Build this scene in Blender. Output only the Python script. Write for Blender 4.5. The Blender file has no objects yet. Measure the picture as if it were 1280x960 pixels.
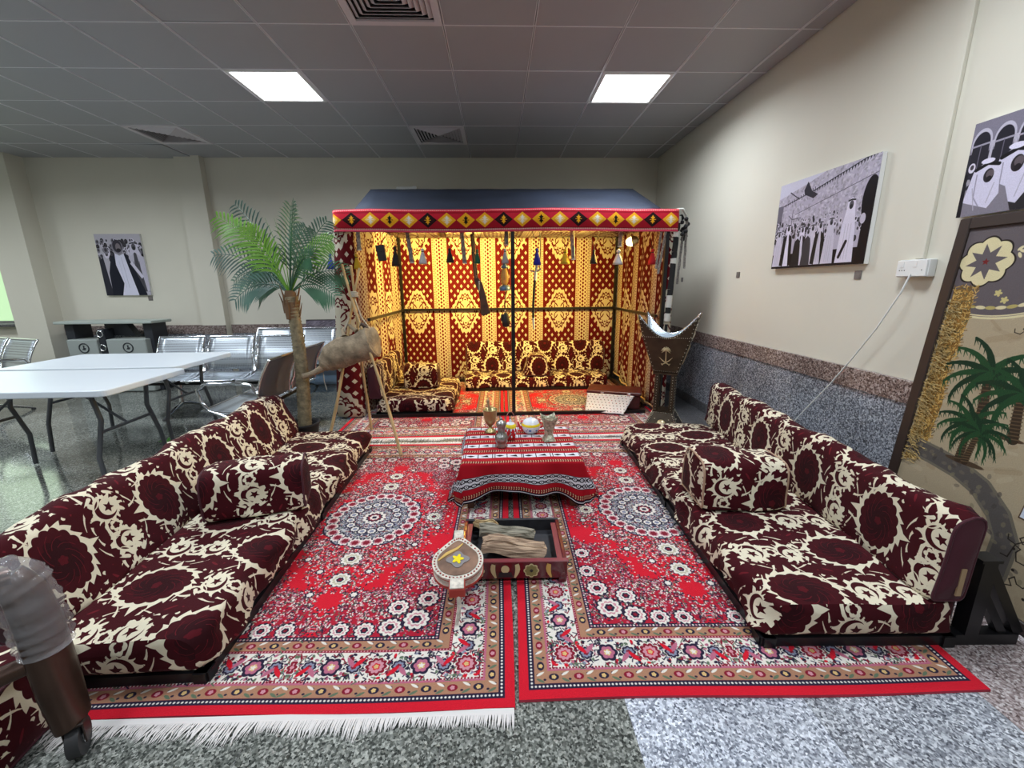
import bpy, math, random
import numpy as np
from mathutils import Vector, Matrix

# ================================================================ camera, world, lights, exposure
SC = bpy.context.scene
COL = SC.collection
PI = math.pi
cam = bpy.data.cameras.new('camera'); cam_ob = bpy.data.objects.new('camera', cam); COL.objects.link(cam_ob)
YAW, PITCH, ROLL = .03240, .23168, -.00884
f_ = Vector((math.sin(YAW) * math.cos(PITCH), math.cos(YAW) * math.cos(PITCH), -math.sin(PITCH)))
r_ = Vector((math.cos(YAW), -math.sin(YAW), 0)); u_ = r_.cross(f_)
r2 = r_ * math.cos(ROLL) + u_ * math.sin(ROLL); u2 = r2.cross(f_)
cam_ob.matrix_world = Matrix(((r2.x, u2.x, -f_.x, 0), (r2.y, u2.y, -f_.y, 0), (r2.z, u2.z, -f_.z, 1.36), (0, 0, 0, 1)))
cam.sensor_width = 36; cam.lens = 526.7 / 1280 * 36; cam.clip_start = .05; cam.clip_end = 100
SC.camera = cam_ob
CEIL = 3.017; XR = 2.22; YB = 6.20; XL = -9.4; YF = -4.5

SC.view_settings.view_transform = 'Standard'; SC.view_settings.look = 'None'
SC.view_settings.gamma = 1; SC.view_settings.use_curve_mapping = False
SC.view_settings.exposure = 0.08
W = bpy.data.worlds.new('world'); SC.world = W; W.use_nodes = True
W.node_tree.nodes['Background'].inputs[0].default_value = (.75, .85, 1, 1)
W.node_tree.nodes['Background'].inputs[1].default_value = 1.0

def area(name, loc, sx, sy, power, col, target=None, spread=PI):
    l = bpy.data.lights.new(name, 'AREA'); l.shape = 'RECTANGLE'; l.size = sx; l.size_y = sy; l.energy = power; l.color = col; l.spread = spread
    o = bpy.data.objects.new(name, l); COL.objects.link(o); o.location = loc
    if target is not None:
        o.rotation_euler = (Vector(target) - Vector(loc)).to_track_quat('-Z', 'Y').to_euler()
    return o
GX = lambda i: .2747 + .6 * i          # ceiling grid lines
GY = lambda j: 3.2387 + .6 * j
# recessed panels of the ceiling: (column, row) of their grid cell; only the first two are in view, the rest are added to light the room
PANELS = [(-4, 1), (1, 1), (-9, 1), (-14, 1), (-4, -3), (1, -3), (-9, -3), (-4, -7), (1, -7), (-9, -7), (-14, -3), (-14, -7)]
PANEL_W = 32.0
for i, j in PANELS:
    area('panel_light', (GX(i) + .3, GY(j) + .3, CEIL - .012), .52, .52, PANEL_W, (.84, .92, 1.0), spread=PI * .90)
# daylight through the windows at the far left
area('window_daylight', (-7.75, YB - .12, 1.6), 2.3, 1.4, 14, (.85, 1, .85), (-7.75, 0, .9))
# ---------------------------------------------------------------- painter for printed and woven surfaces
class Art:
    """Paints flat print / weave into an array; y runs up; units are metres (or any unit) over the w x h canvas."""
    def __init__(s, W, H, pw, ph, bg, wrap=False):
        s.W, s.H, s.pw, s.ph, s.wrap = W, H, pw, ph, wrap
        s.a = np.empty((ph, pw, 3), np.float32); s.a[:] = bg
        s.k = pw / W; s.ox = s.oy = 0.
    def _put(s, x0, x1, y0, y1, fn, col, al=1.0):
        k = s.k
        offs = [(s.ox, s.oy)]
        if s.wrap:
            offs = [(ox, oy) for ox in (-s.W, 0, s.W) for oy in (-s.H, 0, s.H)]
        for ox, oy in offs:
            i0 = max(0, int((x0 + ox) * k) - 1); i1 = min(s.pw, int((x1 + ox) * k) + 2)
            j0 = max(0, int((y0 + oy) * k) - 1); j1 = min(s.ph, int((y1 + oy) * k) + 2)
            if i0 >= i1 or j0 >= j1: continue
            X = (np.arange(i0, i1, dtype=np.float32) + .5) / k - ox
            Y = (np.arange(j0, j1, dtype=np.float32) + .5) / k - oy
            d = fn(X[None, :], Y[:, None])
            m = (np.clip(.5 - d * k, 0, 1) * al)[..., None]
            s.a[j0:j1, i0:i1] = s.a[j0:j1, i0:i1] * (1 - m) + np.array(col, np.float32) * m
    def ell(s, cx, cy, rx, ry, col, rot=0, al=1):
        c, n = math.cos(rot), math.sin(rot); R = max(rx, ry)
        def fn(X, Y):
            u = ((X - cx) * c + (Y - cy) * n) / rx; v = (-(X - cx) * n + (Y - cy) * c) / ry
            return (np.sqrt(u * u + v * v) - 1) * min(rx, ry)
        s._put(cx - R, cx + R, cy - R, cy + R, fn, col, al)
    def ring(s, cx, cy, rx, ry, w, col, rot=0):
        c, n = math.cos(rot), math.sin(rot); R = max(rx, ry) + w
        def fn(X, Y):
            u = ((X - cx) * c + (Y - cy) * n) / rx; v = (-(X - cx) * n + (Y - cy) * c) / ry
            return np.abs((np.sqrt(u * u + v * v) - 1) * min(rx, ry)) - w / 2
        s._put(cx - R, cx + R, cy - R, cy + R, fn, col)
    def rad(s, cx, cy, rx, ry, f, col, rot=0, mx=1.4, al=1):
        """a star-shaped blob: radius f(theta) times the ellipse rx, ry"""
        R = max(rx, ry) * mx; c, n = math.cos(rot), math.sin(rot)
        def fn(X, Y):
            u = ((X - cx) * c + (Y - cy) * n) / rx; v = (-(X - cx) * n + (Y - cy) * c) / ry
            return (np.sqrt(u * u + v * v) - f(np.arctan2(v, u))) * min(rx, ry)
        s._put(cx - R, cx + R, cy - R, cy + R, fn, col, al)
    def flower(s, cx, cy, r, n, col, dp=.25, rot=0, ry=None):
        s.rad(cx, cy, r, ry or r, lambda t: 1 - dp + dp * np.abs(np.cos(t * n / 2)), col, rot)
    def star(s, cx, cy, r, n, col, rot=math.pi / 2, inner=.45):
        def f(t):
            a = np.mod(t, 2 * math.pi / n); a = np.minimum(a, 2 * math.pi / n - a)
            A = math.pi / n
            # line between (1,0) and inner*(cosA,sinA)
            x2, y2 = inner * math.cos(A), inner * math.sin(A)
            return y2 / (y2 * np.cos(a) + (1 - x2) * np.sin(a))
        s.rad(cx, cy, r, r, f, col, rot, 1.1)
    def poly(s, pts, col, al=1):
        P = [(float(a), float(b)) for a, b in pts]
        xs = [p[0] for p in P]; ys = [p[1] for p in P]
        def fn(X, Y):
            X, Y = np.broadcast_arrays(X, Y)
            ins = np.zeros(X.shape, bool); dm = np.full(X.shape, 1e9, np.float32)
            for (ax, ay), (bx, by) in zip(P, P[1:] + P[:1]):
                if ay != by:
                    c = ((ay > Y) != (by > Y)) & (X < (bx - ax) * (Y - ay) / (by - ay) + ax)
                    ins ^= c
                dx, dy = bx - ax, by - ay; L = dx * dx + dy * dy + 1e-12
                t = np.clip(((X - ax) * dx + (Y - ay) * dy) / L, 0, 1)
                dm = np.minimum(dm, np.hypot(X - ax - t * dx, Y - ay - t * dy))
            return np.where(ins, -dm, dm)
        s._put(min(xs), max(xs), min(ys), max(ys), fn, col, al)
    def rect(s, x0, y0, x1, y1, col, al=1):
        s.poly([(x0, y0), (x1, y0), (x1, y1), (x0, y1)], col, al)
    def line(s, pts, w, col, w2=None, al=1):
        w2 = w if w2 is None else w2
        n = len(pts) - 1
        for i in range(n):
            (ax, ay), (bx, by) = pts[i], pts[i + 1]
            wa = w + (w2 - w) * i / n; wb = w + (w2 - w) * (i + 1) / n
            dx, dy = bx - ax, by - ay; L = dx * dx + dy * dy + 1e-12; m = max(wa, wb)
            def fn(X, Y):
                t = np.clip(((X - ax) * dx + (Y - ay) * dy) / L, 0, 1)
                return np.hypot(X - ax - t * dx, Y - ay - t * dy) - (wa + (wb - wa) * t) / 2
            s._put(min(ax, bx) - m, max(ax, bx) + m, min(ay, by) - m, max(ay, by) + m, fn, col, al)
    def dia(s, cx, cy, rx, ry, col):
        s.poly([(cx - rx, cy), (cx, cy - ry), (cx + rx, cy), (cx, cy + ry)], col)
    def leaf(s, x, y, L, w, ang, col, bend=0.):
        p, q = [], []
        for i in range(7):
            t = i / 6; a = ang + bend * t
            px = x + L * t * math.cos(a); py = y + L * t * math.sin(a)
            ww = w * math.sin(math.pi * min(1, t * .9 + .1)) ** .8 / 2
            p.append((px - ww * math.sin(a), py + ww * math.cos(a))); q.append((px + ww * math.sin(a), py - ww * math.cos(a)))
        s.poly(p + q[::-1], col)
    def grain(s, rng, amt):
        s.a *= 1 + (rng.random(s.a.shape[:2]).astype(np.float32)[..., None] - .5) * amt
    def img(s, name):
        h, w = s.a.shape[:2]
        im = bpy.data.images.new(name, w, h)
        buf = np.ones((h, w, 4), np.float32); buf[..., :3] = np.clip(s.a, 0, 1)
        im.pixels.foreach_set(buf.ravel()); im.update(); im.pack()
        return im

def hexc(h):
    return tuple(int(h[i:i + 2], 16) / 255 for i in (0, 2, 4))

def art_damask():
    rng = random.Random(4)
    W, H = .42, .56
    B = hexc('3c040e'); CR = hexc('dcd3ba'); D = hexc('2b030a'); LN = hexc('64141f')
    A = Art(W, H, 576, 768, B, True)
    def curl(x, y, ang, L, w, bend, col):
        pts = []; px, py, a = x, y, ang
        for i in range(9):
            pts.append((px, py)); px += L / 8 * math.cos(a); py += L / 8 * math.sin(a); a += bend / 8
        A.line(pts, w, col, w * .15)
    def wreath(cx, cy):
        saw = lambda t: .97 + .15 * (((t * 10 / math.pi) % 1) ** 1.3) + .05 * np.cos(2 * t) + .04 * np.cos(t * 7)
        for sg in (1, -1):
            A.poly([(cx + sg * .08, cy + .022), (cx + sg * .135, cy), (cx + sg * .08, cy - .022)], CR)
        A.rad(cx, cy, .091, .127, saw, CR)
        A.rad(cx, cy, .100, .136, lambda t: .76 + .075 * np.abs(np.cos(t * 8)), B)
        A.rad(cx, cy, .056, .076, lambda t: .85 + .15 * np.abs(np.cos(t * 5)), D)
        for k in range(10):
            a = k * math.pi / 5
            A.line([(cx + .03 * math.cos(a + u) * (1 + u), cy + .045 * math.sin(a + u) * (1 + u)) for u in (0, .25, .5, .75, 1)], .0016, LN)
        A.flower(cx, cy, .016, 5, hexc('4f0a15'))
    def scroll(cx, cy, sx, sy):
        """crescent and star on a ragged cream ground with leaves; sx, sy mirror it"""
        ph = [rng.random() * 6 for _ in range(5)]
        f = lambda t: .80 + .13 * np.cos(3 * t + 1) + .10 * np.cos(7 * t + 2) + .07 * np.cos(11 * t)
        c0 = (cx, cy)
        A.rad(cx, cy, .078, .068, (lambda t: f(t)) if sx * sy > 0 else (lambda t: f(-t)), CR, 0 if sx > 0 else math.pi)
        for k, (a, L, b) in enumerate([(.3, .10, 1.6), (1.0, .10, -1.8), (1.7, .11, 1.5), (2.5, .10, -1.6), (3.3, .085, 1.7), (4.1, .10, 1.6), (5.0, .11, -1.7), (5.7, .1, 1.5)]):
            curl(cx + .035 * math.cos(a) * sx, cy + .035 * math.sin(a) * sy, math.atan2(math.sin(a) * sy, math.cos(a) * sx), L, .019, b * sx * sy, CR)
        for k in range(13):      # serrated bites and leaf clusters around the blob
            a = k * 2 * math.pi / 13 + .2; A.leaf(cx + .085 * math.cos(a) * sx, cy + .076 * math.sin(a) * sy, .032, .017, math.atan2(-math.sin(a) * sy, -math.cos(a) * sx) + .4 * sx * sy, B, .5)
        for k, (a, L, b) in enumerate([(.65, .05, 1.4), (1.35, .055, -1.4), (2.1, .05, 1.4), (3.0, .05, -1.3), (3.7, .05, -1), (4.6, .05, 1.3), (5.4, .05, 1.2), (6.1, .045, -1.2)]):
            x = cx + .052 * math.cos(a) * sx; y = cy + .050 * math.sin(a) * sy
            A.leaf(x, y, L, .02, math.atan2(math.sin(a) * sy, math.cos(a) * sx), B, b * sx * sy)
        cc = lambda X, Y: np.maximum(np.hypot(X - cx, Y - cy) - .040, .033 - np.hypot(X - cx - sx * .012, Y - cy - sy * .004))
        A._put(cx - .045, cx + .045, cy - .045, cy + .045, cc, B)
        A.star(cx + sx * .012, cy + sy * .002, .021, 5, B)
    # two staggered rows
    for (ox, oy) in ((0, 0), (W / 2, H / 2)):
        cx, cy = W / 4 + ox, H / 4 + oy
        for sx in (1, -1):
            for sy in (1, -1):
                scroll(cx + W / 2 - sx * .0, cy + sy * .073, sx, sy) if sx > 0 else None
        for sx in (1, -1):
            for sy in (1, -1):
                # feathery leaves sweeping above and below each wreath
                curl(cx + sx * .03, cy + sy * .150, math.atan2(sy * .6, sx), .12, .013, .9 * sx * sy, CR)
                curl(cx + sx * .075, cy + sy * .115, math.atan2(sy, sx * .8), .09, .012, -1.6 * sx * sy, CR)
                curl(cx + sx * .005, cy + sy * .16, math.atan2(sy, sx * .3), .05, .010, -1.2 * sx * sy, CR)
                A.leaf(cx + sx * .05, cy + sy * .165, .06, .014, math.atan2(sy * .5, sx), B, .8 * sx * sy)
        for sx in (1, -1):
            A.flower(cx + W / 2 + sx * .0, cy, .026, 6, CR); A.flower(cx + W / 2, cy, .014, 5, B)
    for (ox, oy) in ((0, 0), (W / 2, H / 2)):      # big lobed leaves beside the pairs of crescents
        for sx in (1, -1):
            for sy in (1, -1):
                A.rad(W / 4 + ox + sx * .108, H / 4 + oy + sy * .128, .034, .040, lambda t: .8 + .2 * np.abs(np.cos(t * 3)), B)
                A.ell(W / 4 + ox + sx * .108, H / 4 + oy + sy * .128, .004, .018, LN, sx * .5)
    for (ox, oy) in ((0, 0), (W / 2, H / 2)):
        wreath(W / 4 + ox, H / 4 + oy)
    A.grain(np.random.default_rng(1), .06)
    return A

def art_tent():
    """red and cream tent panel cloth: lattice stripe, beaded stripes and big arabesque medallions"""
    W, H = .66, 1.0
    R = hexc('680a14'); CR = hexc('e6dcc4'); R2 = hexc('74101a')
    A = Art(W, H, 660, 1000, R, True)
    x0 = .225           # half width of the wide red stripe, centred on x = .225
    # wide stripe small diamonds
    for j in range(16):
        for i in range(6):
            x = .225 + (i - 2.5) * .094 + (0 if j % 2 else .047); y = (j + .5) / 16
            if abs(x - .225) < .19: A.dia(x, y, .018, .027, CR)
    # narrow cream stripe with lattice
    A.rect(.45, -.01, .66, 1.01, CR)
    for j in range(20):
        y = (j + .5) / 20
        A.dia(.555, y, .018, .022, R2)
        for sx in (-1, 1):
            A.dia(.555 + sx * .034, y + .025, .013, .018, R2)
            A.dia(.555 + sx * .058, y, .006, .014, R2)
    for x in (.485, .625):
        A.rect(x - .002, -.01, x + .002, 1.01, R2)
    for x in (.468, .642):
        for j in range(32):
            A.ell(x, (j + .5) / 32, .008, .009, R2); A.ell(x, (j + .5) / 32, .004, .0045, CR)
    for x in (.452, .658):
        A.rect(x - .002, -.01, x + .002, 1.01, R2)
    # medallion at the middle of the repeat
    cx, cy = .225, .5
    def f(t):
        a = np.abs(t); c = np.abs(np.sin(t))
        return .60 + .36 * c ** 3 + .32 * np.abs(np.cos(t)) ** 6 + .035 * np.cos(t * 20)
    A.rad(cx, cy, .21, .315, f, CR, 0, 1.3)
    A.rad(cx, cy, .168, .252, f, R, 0, 1.3); A.rad(cx, cy, .155, .235, f, CR, 0, 1.3)
    for t in range(20):
        a = t * math.pi / 10; A.rad(cx + .135 * math.cos(a) * (.8 if t % 2 else .95), cy + .19 * math.sin(a) * (.85 if t % 2 else 1.0), .011, .016, lambda q: .7 + .3 * np.abs(np.cos(q * 1.5)), R, a)
    g = lambda x, y, L, w, a, b: [A.leaf(cx + sx * x, cy + sy * y, L, w, math.atan2(sy * math.sin(a), sx * math.cos(a)), R, b * sx * sy) for sx in (1, -1) for sy in (1, -1)]
    g(.02, .05, .10, .016, 1.3, -.5); g(.05, .03, .08, .014, .7, .9); g(.06, .10, .07, .014, 1.5, -1.2)
    g(.10, .04, .055, .012, .3, 1.2); g(.03, .14, .08, .014, 1.2, .9); g(.10, .085, .05, .012, 1.0, 1.4)
    g(.012, .19, .07, .010, 1.4, -.4); g(.055, .17, .05, .012, .9, 1.4); g(.13, .02, .05, .010, .1, -.6)
    g(.02, .01, .07, .012, .45, .3)
    for t in range(24):
        a = t * math.pi / 12
        r = .8 * (.60 + .36 * abs(math.sin(a)) ** 3 + .32 * abs(math.cos(a)) ** 6)
        A.ell(cx + .21 * r * math.cos(a), cy + .315 * r * math.sin(a), .007, .010, R)
    A.flower(cx, cy, .02, 4, CR, .3)
    A.grain(np.random.default_rng(2), .05)
    return A

def art_rug():
    """a quarter of a medallion rug, mirrored twice"""
    rng = random.Random(11)
    W, H = .81, 1.21
    RED = hexc('c9152a'); NV = hexc('231c33'); WH = hexc('dcd6cc'); PK = hexc('b0637a'); TN = hexc('a5795f'); MR = hexc('7c1429')
    BL = hexc('7d8296'); GR = hexc('5b6b55'); YL = hexc('cfae72'); LP = hexc('c58a94')
    A = Art(W, H, 540, 807, RED)
    pal = [NV, WH, PK, MR, LP, WH, GR, NV]
    def bloom(x, y, r, c1, c2, c3, n=8):
        A.flower(x, y, r, n, c1, .2); A.flower(x, y, r * .72, n, c2, .2); A.flower(x, y, r * .38, 5, c3, .3)
    def sprig(x, y, s):
        a = rng.random() * 6.3; c = rng.choice(pal)
        A.line([(x, y), (x + s * math.cos(a), y + s * math.sin(a))], s * .25, rng.choice([NV, GR, MR]))
        for k in range(rng.randint(2, 4)):
            b = a + (rng.random() - .5) * 3
            A.ell(x + s * math.cos(b), y + s * math.sin(b), s * .48, s * .28, rng.choice(pal), b)
    # ---- borders by distance from the edge
    def frame(a, b, col):
        A.rect(a, a, W + .1, b, col); A.rect(a, a, b, H + .1, col)
    frame(.034, .056, NV); frame(.056, .104, TN); frame(.104, .112, PK); frame(.112, .238, WH)
    frame(.238, .248, MR); frame(.248, .292, TN); frame(.292, .312, NV)
    def along(d, step, fn, off=0.):
        n = int((W - d) / step) + 1
        for i in range(n + 1): fn(d + off + i * step, d, 0, i)
        n = int((H - d) / step) + 1
        for i in range(1, n + 1): fn(d, d + off + i * step, 1, i)
    along(.045, .0135, lambda x, y, v, i: A.ell(x, y, .0042, .0042, WH))
    along(.302, .0135, lambda x, y, v, i: A.ell(x, y, .0045, .0045, WH if i % 2 else LP))
    along(.115, .012, lambda x, y, v, i: A.ell(x, y, .0036, .0036, MR))
    along(.243, .012, lambda x, y, v, i: A.ell(x, y, .0034, .0034, LP))
    def small(x, y, v, i):
        if i % 2:
            A.ell(x, y, .018, .013, NV if i % 4 == 1 else MR, 1.57 * v); A.flower(x, y, .009, 5, YL if i % 4 == 1 else LP)
        else:
            for q in (-1, 1):
                A.leaf(x - .016, y + q * .006, .032, .010, q * .5, WH if q > 0 else GR); A.ell(x + q * .012, y - q * .010, .005, .004, NV)
    along(.080, .045, small); along(.270, .045, small, .02)
    # main border: ground of vines then blooms
    for i in range(900):
        if rng.random() < .5: x, y = .12 + rng.random() * .70, .122 + rng.random() * .108
        else: x, y = .122 + rng.random() * .108, .12 + rng.random() * 1.1
        if rng.random() < .55:
            a = rng.random() * 6.3
            A.line([(x, y), (x + .014 * math.cos(a), y + .014 * math.sin(a)), (x + .02 * math.cos(a + 1), y + .02 * math.sin(a + 1))], .004, rng.choice([NV, GR, MR, NV]))
        else:
            A.ell(x, y, .008, .005, rng.choice([NV, MR, PK, BL, GR, RED]), rng.random() * 3)
    def big(x, y, v, i):
        k = i % 4
        if k == 0: A.flower(x, y, .046, 10, WH); bloom(x, y, .040, MR, LP, RED, 10); A.flower(x, y, .010, 5, YL)
        elif k == 2: A.flower(x, y, .046, 10, WH); bloom(x, y, .040, NV, PK, YL, 6); A.star(x, y, .014, 5, WH)
        else:
            A.flower(x, y, .032, 8, WH); bloom(x, y, .028, NV, BL, MR, 8)
            for q in (-1, 1):
                A.leaf(x, y, .055, .018, 1.57 * (1 - v) + q * .7 + (3.14 if k == 3 else 0), RED if q > 0 else PK)
    along(.175, .082, big)
    # ---- field: corner pieces
    cx0, cy0 = .312, .312
    def edge(t):   # scalloped outline of the corner piece, t = angle 0..pi/2
        return .33 + .15 * abs(math.cos(2 * t)) + .028 * abs(math.sin(t * 9))
    pts = [(cx0, cy0)] + [(cx0 + edge(t) * math.cos(t) * .98, cy0 + edge(t) * math.sin(t) * 1.15) for t in [k * math.pi / 80 for k in range(41)]]
    A.poly(pts, hexc('a8182f'))
    for t in [k * math.pi / 120 for k in range(61)]:
        x, y = cx0 + edge(t) * math.cos(t) * .98, cy0 + edge(t) * math.sin(t) * 1.15
        for q in range(3): sprig(x + rng.uniform(-.025, .025), y + rng.uniform(-.025, .025), .010)
    for i in range(820):
        t = rng.random() * math.pi / 2; r = edge(t) * math.sqrt(rng.random()) * .97
        sprig(cx0 + r * math.cos(t), cy0 + r * math.sin(t) * 1.15, .011)
    for (x, y, r) in [(.40, .40, .05), (.50, .36, .042), (.37, .52, .042), (.60, .345, .036), (.345, .64, .036), (.49, .47, .04), (.70, .345, .034), (.345, .78, .034)]:
        A.flower(x, y, r * 1.25, 12, NV, .12); bloom(x, y, r * 1.1, WH, LP, MR, 10); bloom(x, y, r * .62, WH, NV, MR, 6)
    # ---- central medallion
    mx, my = W, H
    for i in range(800):
        t = math.pi + rng.random() * math.pi / 2; r = math.sqrt(rng.random())
        k = .92 + .12 * abs(math.cos(5 * t))
        x, y = mx + .40 * k * r * math.cos(t), my + .46 * k * r * math.sin(t)
        if r > .6: sprig(x, y, .012)
    A.rad(mx, my, .285, .315, lambda t: .93 + .07 * np.abs(np.cos(t * 6)), NV)
    A.rad(mx, my, .275, .305, lambda t: .93 + .07 * np.abs(np.cos(t * 6)), hexc('8f8f9c'))
    for i in range(1100):
        t = math.pi + rng.random() * math.pi / 2; r = math.sqrt(rng.random()) * .9
        x, y = mx + .275 * r * math.cos(t), my + .305 * r * math.sin(t)
        if rng.random() < .5: A.ell(x, y, .007, .004, rng.choice([NV, WH, BL, MR, hexc('4d5168')]), rng.random() * 3)
        else:
            a = rng.random() * 6; A.line([(x, y), (x + .013 * math.cos(a), y + .013 * math.sin(a))], .0035, rng.choice([NV, WH, GR]))
    for t in [math.pi + .13 + k * .262 for k in range(6)]:
        x, y = mx + .235 * math.cos(t), my + .262 * math.sin(t)
        A.flower(x, y, .044, 12, NV, .1); bloom(x, y, .040, WH, LP, NV, 10); A.flower(x, y, .020, 6, MR)
    for t in [math.pi + .2 + k * .39 for k in range(4)]:
        x, y = mx + .135 * math.cos(t), my + .15 * math.sin(t)
        bloom(x, y, .034, NV, WH, MR, 8); A.flower(x, y, .014, 5, BL)
    bloom(mx, my, .07, WH, NV, LP, 12); bloom(mx, my, .04, MR, WH, NV, 8)
    # pendants on both axes
    for (x, y, r) in [(mx, my - .40, .055), (mx, my - .56, .05), (mx - .36, my, .045)]:
        for i in range(120):
            sprig(x + rng.gauss(0, r * .9), y + rng.gauss(0, r * .8), .011)
        A.flower(x, y, r * 1.05, 10, NV, .12); bloom(x, y, r, WH, hexc('b9b49c'), NV, 10); bloom(x, y, r * .5, WH, NV, MR, 6)
    for (x, y) in [(mx - .22, my - .40), (mx - .30, my - .28), (mx - .10, my - .66), (mx - .12, my - .50), (mx-.40,my-.12)]:
        for i in range(50): sprig(x + rng.gauss(0, .035), y + rng.gauss(0, .035), .011)
        A.flower(x, y, .022, 8, NV); A.flower(x, y, .015, 6, WH)
    q = A.a
    full = np.concatenate([q, q[:, ::-1]], 1); full = np.concatenate([full, full[::-1]], 0)
    A.a = full; A.grain(np.random.default_rng(3), .10)
    return A

def art_band():
    """valance band: diamonds with arrow figures on red; repeat of four"""
    p = .178; W, H = p * 4, .2
    R = hexc('9c1023'); RB = hexc('c01a30'); Y = hexc('e8a61c'); K = hexc('15090b'); WH = hexc('e8e0d0')
    A = Art(W, H, 712, 200, R, True); A.wrap = False
    A.rect(-.1, .105, W + .1, .16, RB)
    A.rect(-.1, .175, W + .1, .21, RB); A.rect(-.1, .185, W + .1, .192, WH)
    for i in range(int(W / .012) + 1):
        A.dia(i * .012, .188, .005, .008, RB)
        A.dia(i * .012, .013, .006, .008, WH)
    A.rect(-.1, .024, W + .1, .027, hexc('5e0713'))
    def fig(cx, cy, c):
        A.rect(cx - .030, cy - .003, cx + .030, cy + .003, c)
        for s in (1, -1):
            A.poly([(cx - .004, cy), (cx - .022, cy + s * .022), (cx - .010, cy + s * .024), (cx, cy + s * .042), (cx + .010, cy + s * .024), (cx + .022, cy + s * .022), (cx + .004, cy)], c)
    cols = [(Y, WH, None), (Y, K, None), (Y, WH, None), (K, Y, None)]
    for i in range(5):
        o, c, _ = cols[i % 4]; cx = (i + .5) * p - p / 2; cy = .10
        cx = i * p
        A.dia(cx, cy, .086, .070, o)
        if o is K: A.dia(cx, cy, .070, .056, hexc('2b0a0c'))
        if c is WH: A.dia(cx, cy, .052, .045, hexc('f0c766'))
        fig(cx, cy, c)
    A.grain(np.random.default_rng(5), .1)
    return A

def art_tablecloth():
    """sadu style stripes, drawn along y (v = across the stripes), 0..1.5 m"""
    W, H = .36, 1.4
    R = hexc('a3101f'); WH = hexc('d4d6dc'); K = hexc('14141c'); CR = hexc('cdbb92')
    A = Art(W, H, 288, 1120, R, True)
    def teeth(y):
        A.rect(-.1, y - .016, W + .1, y + .016, hexc('6d0d16'))
        for i in range(24):
            x = (i + .5) * .015
            A.leaf(x - .003, y - .015, .015, .006, 1.3, CR); A.leaf(x + .001, y + .001, .015, .006, 1.8, CR)
    def white(y):
        A.rect(-.1, y - .028, W + .1, y + .028, WH)
        for i, x in enumerate((.045, .135, .225, .315)):
            A.dia(x, y, .026, .014, K) if i % 2 == 0 else A.poly([(x - .03, y - .006), (x + .02, y - .015), (x + .012, y + .016)], K)
        for x in (.0, .012, .09, .18, .195, .27): A.rect(x - .0025, y - .028, x + .0025, y + .028, K)
    def figured(y, h):
        A.rect(-.1, y - h, W + .1, y + h, WH)
        rng = random.Random(3)
        for i in range(8):
            for j in range(2):
                x = (i + .5) * .045 + (j % 2) * .0225; yy = y + (j - .5) * .042
                A.ring(x, yy, .0145, .013, .0065, K); A.ell(x, yy, .004, .004, K)
                A.dia(x + .0225, yy, .006, .012, K)
        A.rect(-.1, y - h, W + .1, y - h + .004, K); A.rect(-.1, y + h - .004, W + .1, y + h, K)
    # from front hem (y=0) upward and over the table top
    A.rect(-.1, 0, W + .1, .030, K); A.rect(-.1, .012, W + .1, .018, WH); teeth(.048)
    figured(.150, .044)
    teeth(.325); white(.415); teeth(.495); white(.585); teeth(.665); white(.755); teeth(.835); white(.92); teeth(.98); figured(1.10, .05); teeth(1.2)
    A.rect(-.1, 1.378, W + .1, 1.4, K)
    A.grain(np.random.default_rng(6), .12)
    return A

def art_dots():
    W = H = .30
    A = Art(W, H, 256, 256, hexc('dcd8d8'), True); K = hexc('2a2430'); R = hexc('8c2233')
    for j in range(8):
        for i in range(8):
            x = (i + (j % 2) * .5) * .0375; y = (j + .5) * .0375
            A.leaf(x - .006, y - .006, .017, .008, .9, K if (i + j) % 3 else R)
    return A

def people_bg(A, rng, y0, y1, n, s):
    for i in range(n):
        x = rng.random() * A.W; y = y0 + rng.random() * (y1 - y0); g = rng.choice([.1, .2, .75, .85, .5])
        A.ell(x, y, s * .5, s * .7, (g * .96, g * .93, g)); A.ell(x, y + .1 * s, s * .26, s * .36, (.25, .23, .26))

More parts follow.
